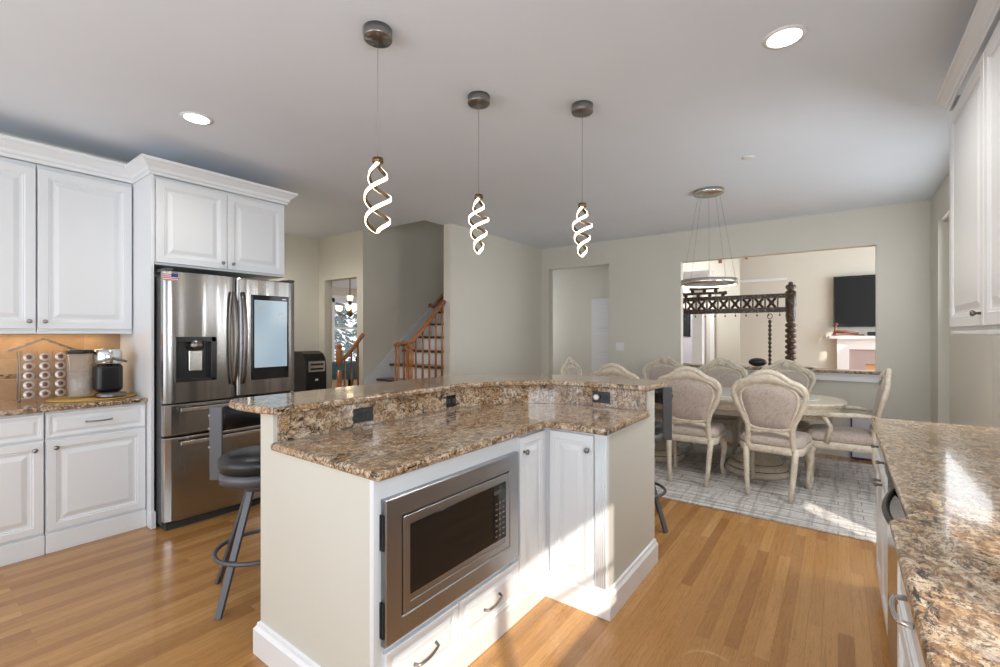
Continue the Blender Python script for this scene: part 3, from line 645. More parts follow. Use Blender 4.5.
# right wall cabinets
XW = .47
for i, (y0, y1) in enumerate(((1.42, 2.52), (2.525, 3.20))):
    t = thing('wall_cabinet', ['white wall cabinet at the right edge, the nearer of two', 'white wall cabinet on the right wall nearest the dining area'][i], 'cabinet', (.6, (y0+y1)/2, 1.385), 'wall cabinets on the right wall')
    mk('body', MB().box(XW, .755, y0, y1, 1.385, 2.49), 'cab', t, .002)
    n_ = 2 if i == 0 else 1; wd = (y1-y0)/n_
    for k in range(n_):
        bd = MB(); raised(bd, (XW, y0+wd*(k+1)-.003, 1.40), (0, -1, 0), UZ, (-1, 0, 0), wd-.006, 1.06, fr=.06); d = mk('door', bd, 'cab', t)
        knob(d, (XW-.02, y0+.04 if i else (y0+wd-.035 if k == 0 else y0+wd+.035), 1.45), (-1, 0, 0), 'steel_dark', .013)
    mk('light_rail', MB().box(XW-.012, XW+.01, y0, y1, 1.366, 1.385), 'cab', t, .003)
crown('white crown moulding on top of the right wall cabinets', [(.755, 3.20), (XW-.02, 3.20), (XW-.02, 1.42), (.755, 1.42)], 2.49, .62)

# ------------------------------------------------------------------ pendants
def pendant(x, y, zt, zb, th0, label, turns=2.0, shape=0, rmax=.052):
    t = thing('pendant_light', label, 'pendant light', (x, y, CE), 'spiral pendants over the island')
    mk('canopy', MB().lathe([(.062, -.045), (.064, -.04), (.064, 0)], (x, y, CE), 32), 'nickel', t)
    b = MB(); b.tube([(x, y, zt), (x, y, CE-.04)], .0013, 6); mk('cable', b, 'wire', t)
    mk('cap', MB().lathe([(.022, 0), (.026, .006), (.024, .022), (.006, .028)], (x, y, zt-.012), 20), 'bronze', t)
    n = 110
    prof = [(0, .15), (.15, .5), (.36, 1), (.5, .92), (.66, .72), (.8, .5), (.93, .30), (1, .02)] if shape else [(0, .15), (.12, .55), (.3, .9), (.5, 1), (.7, .95), (.85, .92), (.93, .75), (.98, .45), (1, .02)]
    def rad_(q):
        for (a0, r0), (a1, r1) in zip(prof, prof[1:]):
            if q <= a1: return r0+(r1-r0)*(q-a0)/(a1-a0)
        return .02
    rs = [rad_(i/n) for i in range(n+1)]
    for _ in range(5): rs = [rs[0]]+[(rs[i-1]+2*rs[i]+rs[i+1])/4 for i in range(1, n)]+[rs[-1]]
    for rin, rout, m, nm in ((-.007, .0, 'bronze', 'metal_spiral'), (.0002, .004, 'led', 'light_strip')):
        b = MB()
        for sgn in (0, PI):
            loops = []
            for i in range(n+1):
                s_ = i/n; R = .004+rmax*rs[i]; a = th0+sgn-2*PI*turns*s_
                z = zt-.012-(zt-zb-.012)*s_; c, q = math.cos(a), math.sin(a); hw = .0075
                tx = Vector((q*R*2*PI*turns, -c*R*2*PI*turns, -(zt-zb))).normalized(); rad = Vector((c, q, 0)); bn = tx.cross(rad).normalized()
                P0 = Vector((x+c*R, y+q*R, z)); loops.append([tuple(P0+bn*hw+rad*rin), tuple(P0-bn*hw+rad*rin), tuple(P0-bn*hw+rad*rout), tuple(P0+bn*hw+rad*rout)])
            b.loft(loops, True, False)
        mk(nm, b, m, t)
pendant(-1.67, 1.33, 2.15, 1.825, 2.47, 'spiral LED pendant nearest the refrigerator, with a wide bottom loop', 1.5, 0)
pendant(-1.67, 2.05, 2.16, 1.83, 2.25, 'spiral LED pendant in the middle of the three', 2.0, 1)
pendant(-1.235, 2.5, 2.14, 1.83, 2.03, 'spiral LED pendant closest to the dining table', 2.0, 1)

# ring chandelier
cx, cy = -1.0, 4.72
t = thing('ring_chandelier', 'brushed ring chandelier hanging on thin cables above the dining table', 'chandelier', (cx, cy, CE))
mk('canopy', MB().lathe([(.13, -.035), (.135, -.03), (.135, 0)], (cx, cy, CE), 36), 'nickel_bright', t)
mk('ring', MB().lathe([(.240, 0), (.250, 0), (.250, .055), (.240, .055), (.240, 0)], (cx, cy, 1.83), 64), 'nickel_bright', t)
mk('light_strip', MB().lathe([(.232, .004), (.2395, .004), (.2395, .012), (.232, .012), (.232, .004)], (cx, cy, 1.83), 64), 'led', t)
for k in range(5):
    a = .5+k*2*PI/5; b = MB(); b.tube([(cx+.1*math.cos(a), cy+.1*math.sin(a), CE-.03), (cx+.245*math.cos(a), cy+.245*math.sin(a), 1.885)], .0014, 5); mk('cable', b, 'wire', t)
# downlights
for (x, y, r, lab) in ((-3.28, 1.19, .07, 'recessed ceiling light above the left cabinets'), (-.20, 2.48, .07, 'recessed ceiling light on the right over the kitchen floor'), ):
    t = thing('recessed_light', lab, 'ceiling light', (x, y, CE), 'recessed ceiling lights')
    mk('trim_ring', MB().lathe([(r, -.006), (r+.018, -.004), (r+.02, 0), (r, 0), (r, -.006)], (x, y, CE), 36), 'plastic_white', t); mk('lens', MB().lathe([(r-.001, -.004), (r-.001, -.001)], (x, y, CE), 36), 'downlight', t)
    l = bpy.data.lights.new('downlight', 'SPOT'); l.energy = 18 if x < -2 else 55; l.spot_size = 2.5; l.spot_blend = .8; l.shadow_soft_size = .07; l.color = (1, .95, .88)
    lo = bpy.data.objects.new('downlight', l); C.objects.link(lo); lo.location = (x, y, CE-.02)
t = thing('recessed_light', 'added recessed light out of view, brightening the hall in front of the stairs', 'ceiling light', (-5.3, 2.42, CE), 'recessed ceiling lights')
mk('trim_ring', MB().lathe([(.07, -.006), (.088, -.004), (.09, 0), (.07, 0), (.07, -.006)], (-5.3, 2.42, CE), 36), 'plastic_white', t); mk('lens', MB().lathe([(.069, -.004), (.069, -.001)], (-5.3, 2.42, CE), 36), 'downlight', t)
l = bpy.data.lights.new('downlight', 'SPOT'); l.energy = 70; l.spot_size = 2.9; l.spot_blend = .6; l.shadow_soft_size = .08; l.color = (1, .96, .9)  # unseen lamp added to brighten the hall walls
lo = bpy.data.objects.new('downlight', l); C.objects.link(lo); lo.location = (-5.3, 2.42, CE-.02)
o = mk('smoke_detector', MB().lathe([(.03, -.012), (.045, -.008), (.045, 0)], (-.56, 4.0, CE), 24), 'plastic_white'); tag(o, 'small round white sensor on the ceiling near the chandelier', 'smoke detector')
outlet('white double light switch plate on the far wall beside the doorway', (-2.55, 6.38, 1.18), UX, (0, -1, 0), .12, .115, 'plastic_white')

# ------------------------------------------------------------------ dining
o = mk('area_rug', MB().box(-3.0, .55, 3.86, 6.1, .001, .012), 'rug', None, .004); tag(o, 'distressed grey patterned rug under the dining table', 'rug')
FZ = .012
def stadium(hx, hy, n=40, p=2.6):
    return [(math.copysign(abs(math.cos(a))**(2/p), math.cos(a))*hx, math.copysign(abs(math.sin(a))**(2/p), math.sin(a))*hy) for a in (2*PI*k/n for k in range(n))]
TX, TY, THX, THY = -1.10, 5.13, 1.16, .53
t = thing('dining_table', 'long cream dining table with glass inset and two round pedestals', 'dining table', (TX, TY, FZ))
def tl(hx, hy, z): return [(TX+x, TY+y, z) for x, y in stadium(hx, hy)]
b = MB(); b.loft([tl(THX-.05, THY-.05, .655), tl(THX-.02, THY-.02, .665), tl(THX-.012, THY-.012, .72), tl(THX-.0, THY-.0, .725), tl(THX+.01, THY+.01, .75), tl(THX, THY, .762), tl(THX-.16, THY-.16, .764)], True, False); mk('table_top', b, 'cream_wood', t)
b = MB(); b.loft([tl(THX-.2, THY-.2, .763), tl(THX-.2, THY-.2, .770)]); mk('glass_inset', b, 'table_glass', t)
b = MB(); b.loft([tl(THX-.12, THY-.12, .60), tl(THX-.12, THY-.12, .656)]); mk('apron', b, 'cream_wood', t)
for px_ in (TX-.52, TX+.46):
    b = MB(); b.lathe([(.28, .012), (.29, .03), (.285, .055), (.265, .065), (.26, .10), (.245, .115), (.22, .12), (.19, .16), (.13, .20), (.10, .24), (.11, .28), (.14, .34), (.15, .40), (.13, .46), (.09, .50), (.11, .53), (.17, .57), (.2, .605)], (px_, TY, 0), 40); p_ = mk('pedestal', b, 'cream_wood', t)
    b = MB(); b.lathe([(.266, .066), (.268, .070), (.266, .074)], (px_, TY, 0), 40); b.lathe([(.2, .122), (.222, .1225), (.222, .126), (.2, .127)], (px_, TY, 0), 40); mk('gold_line', b, 'bronze', p_)

def chair(arms=False):
    """origin on the floor under the seat, faces +Y"""
    t = thing('dining_chair', '', 'chair')
    # back inclination
    def bk(x, z): return (x, -.215-.20*max(0, z-.45)**1.15, z)
    # seat
    so = [(-.215, -.21), (-.235, 0), (-.25, .18), (-.20, .235), (0, .26), (.20, .235), (.25, .18), (.235, 0), (.215, -.21), (0, -.225)]
    def sm(poly, k=1):
        P = [Vector(p) for p in poly]; n = len(P); out = []
        for i in range(n):
            p0, p1, p2, p3 = P[i-1], P[i], P[(i+1) % n], P[(i+2) % n]
            for j in range(4):
                q = j/4; out.append(.5*((2*p1)+(-p0+p2)*q+(2*p0-5*p1+4*p2-p3)*q*q+(-p0+3*p1-3*p2+p3)*q**3))
        return out
    S = sm(so)
    def ring(k, z): return [(p.x*k, p.y*k, z) for p in S]
    b = MB(); b.loft([ring(.97, .365), ring(1.0, .37), ring(1.0, .42), ring(.97, .425)], True, True); mk('seat_rail', b, 'cream_wood', t)
    b = MB(); b.loft([ring(.95, .425), ring(.985, .44), ring(.99, .465), ring(.93, .492), ring(.75, .505), ring(.4, .51)], True, True); mk('seat_cushion', b, 'brocade', t)
    for s_ in (-1, 1):   # cabriole front legs
        P = [(s_*.205, .195, .40), (s_*.222, .215, .33), (s_*.232, .228, .26), (s_*.222, .218, .16), (s_*.212, .205, .08), (s_*.222, .225, .03), (s_*.226, .235, .004)]
        b = MB(); b.tube(P, [.036, .036, .029, .020, .016, .022, .026], 10); mk('leg', b, 'cream_wood', t)
        P = [(s_*.15, -.285, .002), (s_*.165, -.255, .15), (s_*.175, -.225, .32), (s_*.18, -.205, .42)]
        b = MB(); b.tube(P, [.019, .021, .025, .027], 8); mk('leg', b, 'cream_wood', t)
    # outer back frame
    half = [(.165, .40), (.165, .47), (.158, .54), (.170, .62), (.205, .70), (.242, .78), (.258, .85), (.25, .905), (.215, .945), (.165, .965), (.12, .995), (.07, 1.03), (0, 1.045)]
    P = [Vector(bk(x, z)) for x, z in half]; Q = [Vector((-p.x, p.y, p.z)) for p in P[::-1][1:]]; A = P+Q
    D = []
    for i in range(len(A)-1):
        p0, p1, p2, p3 = A[max(0, i-1)], A[i], A[i+1], A[min(len(A)-1, i+2)]
        for j in range(3):
            q = j/3; D.append(.5*((2*p1)+(-p0+p2)*q+(2*p0-5*p1+4*p2-p3)*q*q+(-p0+3*p1-3*p2+p3)*q**3))
    D.append(A[-1])
    b = MB(); b.tube(D, [.024]*len(D), 8, flat=.85, up=(0, 1, 0)); mk('back_frame', b, 'cream_wood', t)
    # inner shield
    sh = [(0, .565), (.09, .568), (.145, .59), (.165, .66), (.190, .74), (.205, .81), (.20, .87), (.155, .915), (.08, .935), (0, .94)]
    full = sh+[(-x, z) for x, z in sh[::-1][1:-1]]; F = sm(full)
    def sl(k, dy): 
        c = Vector((0, .755)); out = []
        for p in F:
            q = c+(p-c)*k; a = bk(q.x, q.y); out.append((a[0], a[1]+dy, a[2]))
        return out
    b = MB(); b.tube(sl(1, 0), .017, 8, True, up=(0, 1, 0)); mk('panel_frame', b, 'cream_wood', t)
    b = MB(); b.loft([sl(.2, .032), sl(.7, .028), sl(.93, .018), sl(.98, .0), sl(.93, -.014), sl(.6, -.020), sl(.2, -.022)], True, True); mk('back_panel', b, 'brocade', t)
    # carved crest plate above the shield
    lo = [Vector(bk(x, z)) for x, z in ((-.235, .85), (-.19, .905), (-.10, .935), (0, .945), (.10, .935), (.19, .905), (.235, .85))]
    hi = [Vector(bk(x, z)) for x, z in ((-.25, .88), (-.215, .94), (-.12, .995), (0, 1.04), (.12, .995), (.215, .94), (.25, .88))]
    b = MB()
    v = [tuple(p+Vector((0, d, 0))) for d in (.012, -.016) for p in lo+hi]
    n = 7; f = []
    for i in range(n-1):
        f += [(i, i+1, n+i+1, n+i), (14+i+1, 14+i, 14+n+i, 14+n+i+1), (n+i, n+i+1, 14+n+i+1, 14+n+i), (i+1, i, 14+i, 14+i+1)]
    b.add(v, f, True); mk('crest_plate', b, 'cream_wood', t)
    b = MB()
    for k in range(7):
        a = (k-3)/3*.9; z0 = .975; L_ = .075-.008*abs(k-3)
        c0 = bk(0, z0); c1 = bk(math.sin(a)*L_, z0+math.cos(a)*L_); b.tube([(c0[0], c0[1]+.014, c0[2]), ((c0[0]+c1[0])/2, c0[1]+.030, (c0[2]+c1[2])/2), (c1[0], c1[1]+.016, c1[2])], [.006, .013, .006], 8)
    for s_ in (-1, 1):
        P = []
        for k in range(14):
            q = k/13; x = s_*(.04+.17*q); z = .985-.085*q*q+.014*math.sin(q*9); a = bk(x, z); P.append((a[0], a[1]+.02, a[2]))
        b.tube(P, [.006+.007*abs(math.sin(k*.9)) for k in range(14)], 8)
        a = bk(s_*.13, .94); b.sphere((a[0], a[1]+.018, a[2]+.01), .014, 8)
    mk('carved_crest', b, 'cream_wood', t)
    b = MB(); P = [Vector(bk(x, .545+.012*math.cos(x*20))) for x in (-.16, -.08, 0, .08, .16)]; b.tube(P, .02, 8, flat=.8, up=(0, 1, 0)); mk('lower_rail', b, 'cream_wood', t)
    if arms:
        for s_ in (-1, 1):
            P = [(s_*.20, -.255, .66), (s_*.245, -.12, .672), (s_*.265, .04, .665), (s_*.255, .13, .655)]
            b = MB(); b.tube(P, [.016, .020, .022, .026], 8); b.tube([(s_*.255, .12, .65), (s_*.262, .07, .56), (s_*.245, .10, .42)], [.022, .018, .024], 8); mk('armrest', b, 'cream_wood', t)
    return t
def put(t, x, y, rz, lab):
    t.location = (x, y, FZ); t.rotation_euler = (0, 0, rz); t['label'] = lab; t['group'] = 'cream dining chairs around the table'
ch = chair(); put(ch, -1.105, 4.60, math.radians(3), 'cream carved dining chair with its back to the kitchen, beside the island corner')
c2 = copy_tree(ch); put(c2, -.44, 4.60, math.radians(-4), 'cream carved dining chair with its back to the kitchen, nearest the right counter')
c2 = copy_tree(ch); put(c2, -1.79, 4.60, 0, 'cream dining chair on the kitchen side mostly hidden behind the island bar')
for x, lab in ((-1.79, 'cream dining chair across the table, farthest from the patio side'), (-1.12, 'cream dining chair across the table below the ring chandelier'), (-.47, 'cream dining chair across the table below the carved swing post')):
    c2 = copy_tree(ch); put(c2, x, 5.68, PI, lab)
ca = chair(True); put(ca, .02, 5.08, math.radians(90), 'cream armchair at the table head beside the right counter')
c2 = copy_tree(ca); put(c2, -2.40, 5.14, math.radians(-88), 'cream armchair at the far head of the table near the doorway')
# framed board leaning on the far wall
t = thing('framed_board', 'white board with dark blue border leaning against the far wall behind the armchair', 'board', (.35, 6.3, 0))
mt = Matrix.Translation((.36, 6.30, .012)) @ Matrix.Rotation(math.radians(-6), 4, 'X')
b = MB(); b.box(-.25, .25, -.01, .01, 0, .46, mt); mk('frame', b, 'blue', t, .012)
b = MB(); b.box(-.236, .236, -.013, -.008, .014, .446, mt); mk('panel', b, 'panel_grey', t)

# ------------------------------------------------------------------ staircase
t = thing('staircase', 'oak and white staircase rising behind the island', 'staircase', (-4.6, 3.2, 0))
RZ, RN, SY = .19, .225, 3.33
b = MB(); n = 13
b.add([(x, y, z) for x in (-5.045, -3.995) for y, z in ([(SY, 0)]+[p for k in range(n) for p in ((SY+RN*k, RZ*(k+1)-.03), (SY+RN*(k+1), RZ*(k+1)-.03))]+[(SY+RN*n, 0)])],
      [tuple(range(2*n+2)), tuple(reversed(range(2*n+2, 4*n+4)))]+[(i, (i+1) % (2*n+2), 2*n+2+(i+1) % (2*n+2), 2*n+2+i) for i in range(2*n+2)])
mk('stringer', b, 'stair_white', t)
for k in range(n):
    mk('tread', MB().box(-5.045, -3.995 if SY+RN*(k+1) > 4.15 else -3.91, SY+RN*k-.025, SY+RN*(k+1), RZ*(k+1)-.03, RZ*(k+1)), 'dark_tread', t, .006)
b = MB(); b.add([(x, y, z) for x in (-5.049, -5.03) for y, z in ((3.80, .32), (3.80, .75), (6.1, .75+2.3*.845), (6.1, .32+2.3*.845))], [(0, 1, 2, 3), (7, 6, 5, 4), (0, 4, 5, 1), (1, 5, 6, 2), (2, 6, 7, 3), (3, 7, 4, 0)]); mk('skirt_board', b, 'stair_white', t)
def newel(x, y, z0, z1):
    b = MB(); b.box(x-.04, x+.04, y-.04, y+.04, z0, z0+.3); b.lathe([(.03, .3), (.036, .33), (.026, .36), (.032, .5), (.026, .72)], (x, y, z0), 16)
    h = z1-z0; b.lathe([(.03, h-.25), (.04, h-.22), (.042, h-.08), (.03, h-.06), (.02, h-.05), (.035, h-.03), (.038, h-.005), (.02, h+.02)], (x, y, z0), 16); return b
xr = -3.97
mk('newel_post', newel(-5.02, 3.40, .19, 1.22), 'oak_rail', t); mk('newel_post', newel(xr, 3.62, .38, 1.24), 'oak_rail', t)
b = MB(); b.tube([(-5.02, 3.40, 1.03), (-5.02, 3.48, 1.06), (-5.02, 3.62, 1.20), (-5.02, 3.76, 1.36)], .032, 8, flat=.8); mk('handrail', b, 'oak_rail', t)
vol = [(xr-.10, 3.50, 1.25), (xr-.12, 3.58, 1.25), (xr-.05, 3.66, 1.25), (xr-.0, 3.62, 1.255), (xr, 3.68, 1.30), (xr, 3.80, 1.41), (xr, 4.19, 1.77)]
b = MB(); b.tube([(xr, 3.45, 1.25)]+vol, .034, 10, flat=.75); mk('handrail', b, 'oak_rail', t)
b = MB(); b.tube([(-4.97, 4.93, 1.80), (-4.97, 5.0, 1.78), (-4.97, 5.1, 1.86), (-4.97, 5.8, 2.50)], .03, 8); mk('handrail', b, 'oak_rail', t)
for k in range(3):
    y = 3.48+.1*k; b = MB(); b.tube([(-5.02, y, .19*(1+int((y-SY)/RN))), (-5.02, y, 1.02+.95*(y-3.42))], [.017, .011], 8); mk('baluster', b, 'oak_rail', t)
for k in range(4):
    a = k*PI/2+.4; x, y = xr-.06+.07*math.cos(a), 3.54+.07*math.sin(a); b = MB(); b.tube([(x, y, .38), (x, y, 1.24)], [.017, .011], 8); mk('baluster', b, 'oak_rail', t)
for k in range(5):
    y = 3.71+.11*k; b = MB(); b.tube([(xr, y, .19*(1+int((y-SY)/RN))), (xr, y, 1.31+(y-3.68)*.93)], [.017, .011], 8); mk('baluster', b, 'oak_rail', t)

# water cooler in the hall
t = thing('water_dispenser', 'black water dispenser with silver control panel standing by the hall wall', 'water dispenser', (-5.76, 3.42, 0))
b = MB(); S = [(-5.92, 0), (-5.60, 0), (-5.60, .92), (-5.62, 1.03), (-5.68, 1.10), (-5.76, 1.13), (-5.92, 1.13)]
b.add([(x, y, z) for y in (3.30, 3.60) for x, z in S], [tuple(reversed(range(7))), tuple(range(7, 14))]+[(i, (i+1) % 7, 7+(i+1) % 7, 7+i) for i in range(7)]); mk('body', b, 'plastic_black', t, .01)
b = MB(); b.box(-5.601, -5.59, 3.33, 3.57, .86, 1.0); pn = mk('control_panel', b, 'nickel_bright', t, .003)
for k in range(2): mk('button', MB().box(-5.589, -5.585, 3.36, 3.54, .885+k*.06, .91+k*.06), 'plastic_black', pn)
mk('badge', MB().box(-5.60, -5.597, 3.43, 3.47, .74, .765), 'plastic_white', t)

# ------------------------------------------------------------------ corridor door and far rooms
b = MB(); b.box(-3.60, -2.80, 7.66, 7.70, 0, 2.0)
o = struct('door_2', b, 'trim')
b = MB()
for z0, z1 in ((.15, .50), (.58, .95), (1.03, 1.38), (1.46, 1.86)): b.box(-3.50, -2.92, 7.648, 7.66, z0, z1)
mk('door_panels', b, 'trim', o, .008)
# carved indian swing frame
SYY = 7.5
t = thing('swing_frame', 'dark carved wooden swing frame with gold detail standing in the family room', 'swing', (-.57, SYY, 0))
def turned(h, r):
    pr = [(r*1.4, 0), (r*1.5, .06), (r, .1)]; z = .1
    while z < h-.62: pr += [(r*.75, z), (r*1.25, z+.022), (r*1.25, z+.048), (r*.75, z+.07)]; z += .075
    pr += [(r, z+.02), (r*1.15, z+.10), (r, h-.36), (r*1.2, h-.34), (r*1.2, h-.14), (r*.7, h-.12), (r*1.2, h-.08), (r*1.05, h-.05), (r*.45, h-.035), (r*.6, h-.015), (r*.2, h)]; return pr
for x in (-.53, -2.75):
    b = MB(); b.lathe(turned(2.09, .055), (x, SYY, 0), 20); mk('post', b, 'carved', t)
bm_ = MB(); x0, x1 = -2.72, -.57
bm_.box(x0, x1, SYY-.03, SYY+.03, 1.87, 1.93); bm_.box(x0, x1, SYY-.03, SYY+.03, 1.67, 1.74)
k = 0; x = x0+.05
while x < x1-.1:
    bm_.tube([(x, SYY, 1.74), (x+.05, SYY, 1.805), (x, SYY, 1.87)], .021, 6); bm_.tube([(x+.1, SYY, 1.74), (x+.05, SYY, 1.805), (x+.1, SYY, 1.87)], .021, 6); bm_.sphere((x+.05, SYY, 1.805), .034, 8); bm_.box(x+.118, x+.135, SYY-.02, SYY+.02, 1.74, 1.87); x += .155
mk('cross_beam', bm_, 'carved', t, )
b = MB(); b.box(-1.95, -1.36, SYY-.03, SYY+.03, 1.965, 2.00); b.box(-1.86, -1.45, SYY-.03, SYY+.03, 2.04, 2.09)
for x in (-1.92, -1.74, -1.57, -1.39): b.lathe([(.02, 1.93), (.03, 1.95), (.02, 1.965)], (x, SYY, 0), 10)
for x in (-1.82, -1.65, -1.49): b.lathe([(.02, 2.0), (.03, 2.02), (.02, 2.04)], (x, SYY, 0), 10)
b.sphere((-1.95, SYY, 1.98), .03, 8); b.sphere((-1.36, SYY, 1.98), .03, 8); mk('crest', b, 'carved', t)
b = MB()
for k in range(15): b.tube([(x0+.1+k*.14, SYY, 1.67), (x0+.1+k*.14, SYY, 1.64)], .003, 5); b.sphere((x0+.1+k*.14, SYY, 1.63), .013, 8)
mk('hanging_bells', b, 'carved', t)
for x in (-.78, -2.4):
    pr = []; z = .55
    while z < 1.55: pr += [(.010, z), (.022, z+.015), (.022, z+.04), (.010, z+.055)]; z += .06
    b = MB(); b.lathe(pr, (x, SYY, 0), 10); b.tube([(x+.03*math.cos(a), SYY, 1.615+.035*math.sin(a)) for a in (2*PI*q/14 for q in range(14))], .006, 6, True); mk('hanging_rod', b, 'carved', t)
mk('swing_seat', MB().box(-2.5, -.85, 7.2, 7.8, .46, .54), 'mahogany', t, .01)
o = mk('small_speaker', MB().sphere((-.80, 6.43, 1.016), .085, 14, 1.2, .8, .62), 'plastic_black'); tag(o, 'small rounded black speaker on the granite ledge below the swing beam', 'speaker')
o = mk('trinket_dish', MB().lathe([(.04, .963), (.08, .975), (.085, .985), (.03, .98), (.03, .972)], (-.28, 6.43, 0), 20), 'cream_wood'); tag(o, 'small pale dish on the granite ledge near the fireplace', 'dish')
# television and fireplace
t = thing('television', 'black flat television mounted above the fireplace', 'television', (.5, 10.66, 1.5))
mk('panel', MB().box(-.07, 1.61, 10.60, 10.65, 1.49, 2.43), 'plastic_black', t, .006); mk('screen', MB().box(-.05, 1.59, 10.596, 10.60, 1.51, 2.41), 'screen_tv', t); mk('wall_bracket', MB().box(.4, 1.0, 10.65, 10.695, 1.7, 2.2), 'steel_side', t)
t = thing('fireplace', 'white mantel fireplace with stone surround in the family room', 'fireplace', (.8, 10.6, 0))
mk('mantel_shelf', MB().box(-.14, 1.9, 10.42, 10.70, 1.27, 1.33), 'trim', t, .01); mk('frieze', MB().box(-.02, 1.8, 10.55, 10.70, 1.08, 1.27), 'trim', t, .004)
mk('pilaster', MB().box(-.02, .16, 10.55, 10.70, 0, 1.08), 'trim', t, .004); mk('pilaster', MB().box(1.62, 1.8, 10.55, 10.70, 0, 1.08), 'trim', t, .004)
b = MB(); b.box(.16, .40, 10.60, 10.70, 0, 1.08); b.box(1.38, 1.62, 10.60, 10.70, 0, 1.08); b.box(.40, 1.38, 10.60, 10.70, .82, 1.08); mk('stone_surround', b, 'firestone', t)
mk('firebox', MB().box(.40, 1.38, 10.66, 10.70, 0, .82), 'fire_orange', t)
b = MB(); b.box(-.10, .38, 10.48, 10.56, 1.33, 1.355); b.tube([(-.06, 10.52, 1.35), (-.04, 10.52, 1.43), (-.03, 10.52, 1.52)], [.03, .025, .018], 8); b.sphere((-.03, 10.52, 1.54), .032, 8); b.tube([(-.04, 10.52, 1.40), (.12, 10.52, 1.40), (.3, 10.52, 1.37)], [.03, .03, .02], 8)
o = mk('figurine', b, 'mahogany'); tag(o, 'reddish wooden reclining figurine on the mantel below the television', 'figurine')
o = mk('soundbar', MB().box(.42, 1.3, 10.48, 10.56, 1.331, 1.40), 'plastic_black', None, .006); tag(o, 'black soundbar lying on the mantel under the television', 'soundbar')
# column and foyer door
t = thing('column', 'white square column with flared capital seen through the opening', 'column', (-2.02, 9.0, 0))
mk('shaft', MB().box(-2.17, -2.0, 8.92, 9.09, 0, 2.15), 'trim', t, .004)
b = MB(); b.loft([[(-2.085+a*w_, 9.0+c_*w_, z) for a, c_ in ((-1, -1), (1, -1), (1, 1), (-1, 1))] for w_, z in ((.085, 2.12), (.11, 2.15), (.13, 2.25), (.22, 2.4), (.24, 2.45), (.24, 2.5))]); mk('capital', b, 'trim', t)
mk('beam', MB().box(-4.2, -1.85, 8.88, 9.12, 2.5, 2.85), 'trim', t) if False else None
struct('door_3', MB().box(-3.55, -2.75, 12.54, 12.6, 0, 2.05), 'panel_grey')
b = MB(); b.box(-2.62, -2.52, 12.52, 12.6, 0, 2.6); b.box(-1.95, -1.85, 12.52, 12.6, 0, 2.6); struct('trim_3', b, 'trim')
o = mk('wall_monitor', MB().box(-3.42, -3.10, 12.48, 12.54, 1.3, 2.0), 'screen_tv', None, .01); tag(o, 'dark upright panel on the foyer wall seen past the swing frame', 'wall panel')
t = thing('balcony_railing', 'brown wooden balcony piece visible at the top of the opening', 'railing', (-1.65, 10, 2.9))
mk('newel', MB().box(-1.93, -1.87, 9.97, 10.03, 2.78, 3.6), 'oak_rail', t); b = MB(); b.add([(x, y, z) for y in (9.97, 10.03) for x, z in ((-1.70, 3.05), (-1.42, 3.05), (-1.42, 2.80), (-1.50, 2.86))], [(3, 2, 1, 0), (4, 5, 6, 7), (0, 1, 5, 4), (1, 2, 6, 5), (2, 3, 7, 6), (3, 0, 4, 7)]); mk('bracket', b, 'oak_rail', t)
mk('landing', MB().box(-4.19, -1.42, 9.95, 10.69, 3.05, 3.2), 'wall', t)

# dining room beyond the left doorway
t = thing('chandelier', 'brass chandelier with glowing shades seen through the left doorway', 'chandelier', (-9.0, 6.30, CE))
bx, by = -9.0, 6.38
b = MB(); b.tube([(bx, by, 1.9), (bx, by, CE)], .012, 8); b.lathe([(.02, 1.75), (.07, 1.8), (.05, 1.9), (.02, 2.0), (.05, 2.1), (.02, 2.15)], (bx, by, 0), 14); mk('stem', b, 'bronze', t)
for k in range(6):
    a = k*PI/3+.3; c, s_ = math.cos(a), math.sin(a)
    b = MB(); b.tube([(bx+c*.04, by+s_*.04, 1.85), (bx+c*.16, by+s_*.16, 1.78), (bx+c*.26, by+s_*.26, 1.81), (bx+c*.28, by+s_*.28, 1.88)], .011, 6); ar = mk('arm', b, 'bronze', t)
    mk('glass_shade', MB().lathe([(.02, 1.88), (.045, 1.91), (.055, 1.97), (.065, 2.0)], (bx+c*.28, by+s_*.28, 0), 14), 'bulb', ar)
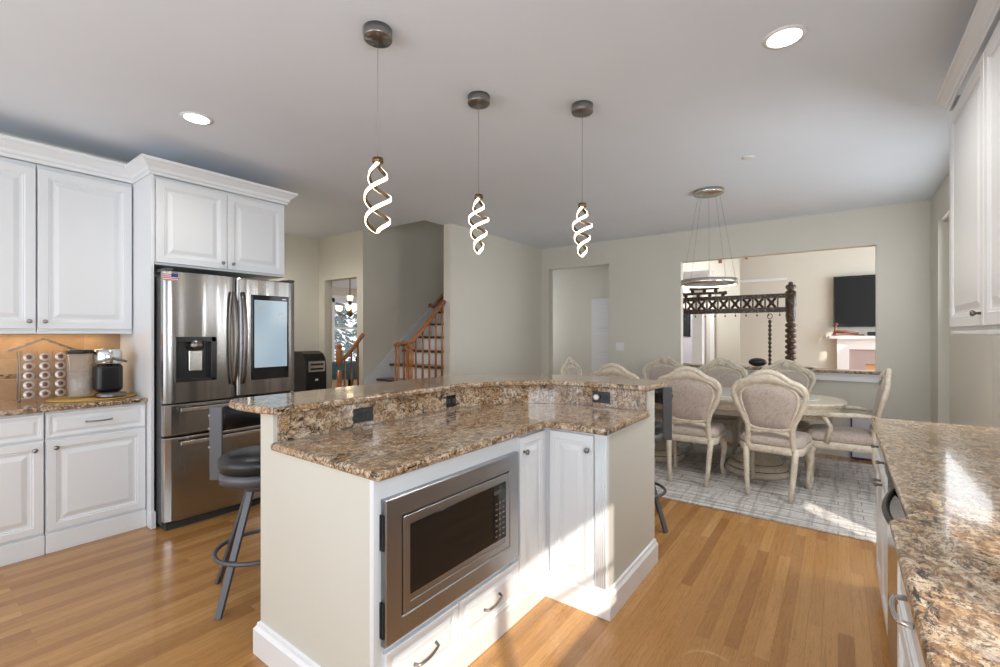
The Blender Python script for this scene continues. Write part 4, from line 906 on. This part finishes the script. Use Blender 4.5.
b = MB(); b.lathe([(.03, 2.1), (.06, 2.16), (.07, 2.23)], (bx, by, 0), 14); mk('glass_shade', b, 'bulb', t)
t = thing('dining_table', 'small round table with a blue cloth in the room past the left doorway', 'table', (-8.2, 5.9, 0))
mk('tablecloth', MB().lathe([(.60, .45), (.58, .6), (.55, .76), (.01, .765)], (-8.3, 5.9, 0), 32), 'blue_cloth', t); mk('base', MB().lathe([(.3, 0), (.06, .05), (.05, .7)], (-8.3, 5.9, 0), 20), 'dark_tread', t)
t = thing('flower_vase', 'dark vase with white flowers on the blue table', 'vase', (-8.1, 5.9, .765))
mk('vase', MB().lathe([(.04, .766), (.07, .83), (.03, .93), (.045, .96)], (-8.1, 5.95, 0), 16), 'blue', t)
b = MB()
for k in range(14): a = random.random()*6.28; r = random.random()*.12; b.sphere((-8.1+r*math.cos(a), 5.95+r*math.sin(a), 1.0+random.random()*.13), .035, 6)
mk('flowers', b, 'plastic_white', t)
# outdoor evergreens past the window
def tree(x, y, h, r, lab):
    t = thing('evergreen_tree', lab, 'tree', (x, y, -.3), 'evergreens outside the dining room window')
    b = MB(); b.lathe([(.14, -.3), (.05, h*.9)], (x, y, 0), 8); mk('trunk', b, 'bark', t)
    b = MB()
    for _ in range(1500):
        q = random.random()**.7; z = .2+q*(h-.2); rr = r*(1-q)*(.25+.75*random.random())+.05; a = random.random()*2*PI
        c = Vector((x+rr*math.cos(a), y+rr*math.sin(a), z)); d = Vector((math.cos(a), math.sin(a), -.5)).normalized()*.22; s_ = Vector((random.uniform(-1, 1), random.uniform(-1, 1), random.uniform(-1, 1))).normalized()*.07
        b.add([tuple(c-s_), tuple(c+s_), tuple(c+d+s_*.3), tuple(c+d-s_*.3)], [(0, 1, 2, 3)])
    mk('foliage', b, 'foliage', t)
tree(-15.0, 9.4, 4.6, 1.3, 'dark evergreen tree outside the dining room window, nearest the curtain')
tree(-15.2, 12.1, 5.2, 1.3, 'dark evergreen tree outside the dining room window, behind the chandelier')
tree(-18.0, 11.6, 5.4, 1.4, 'dark evergreen tree outside the window between two others')
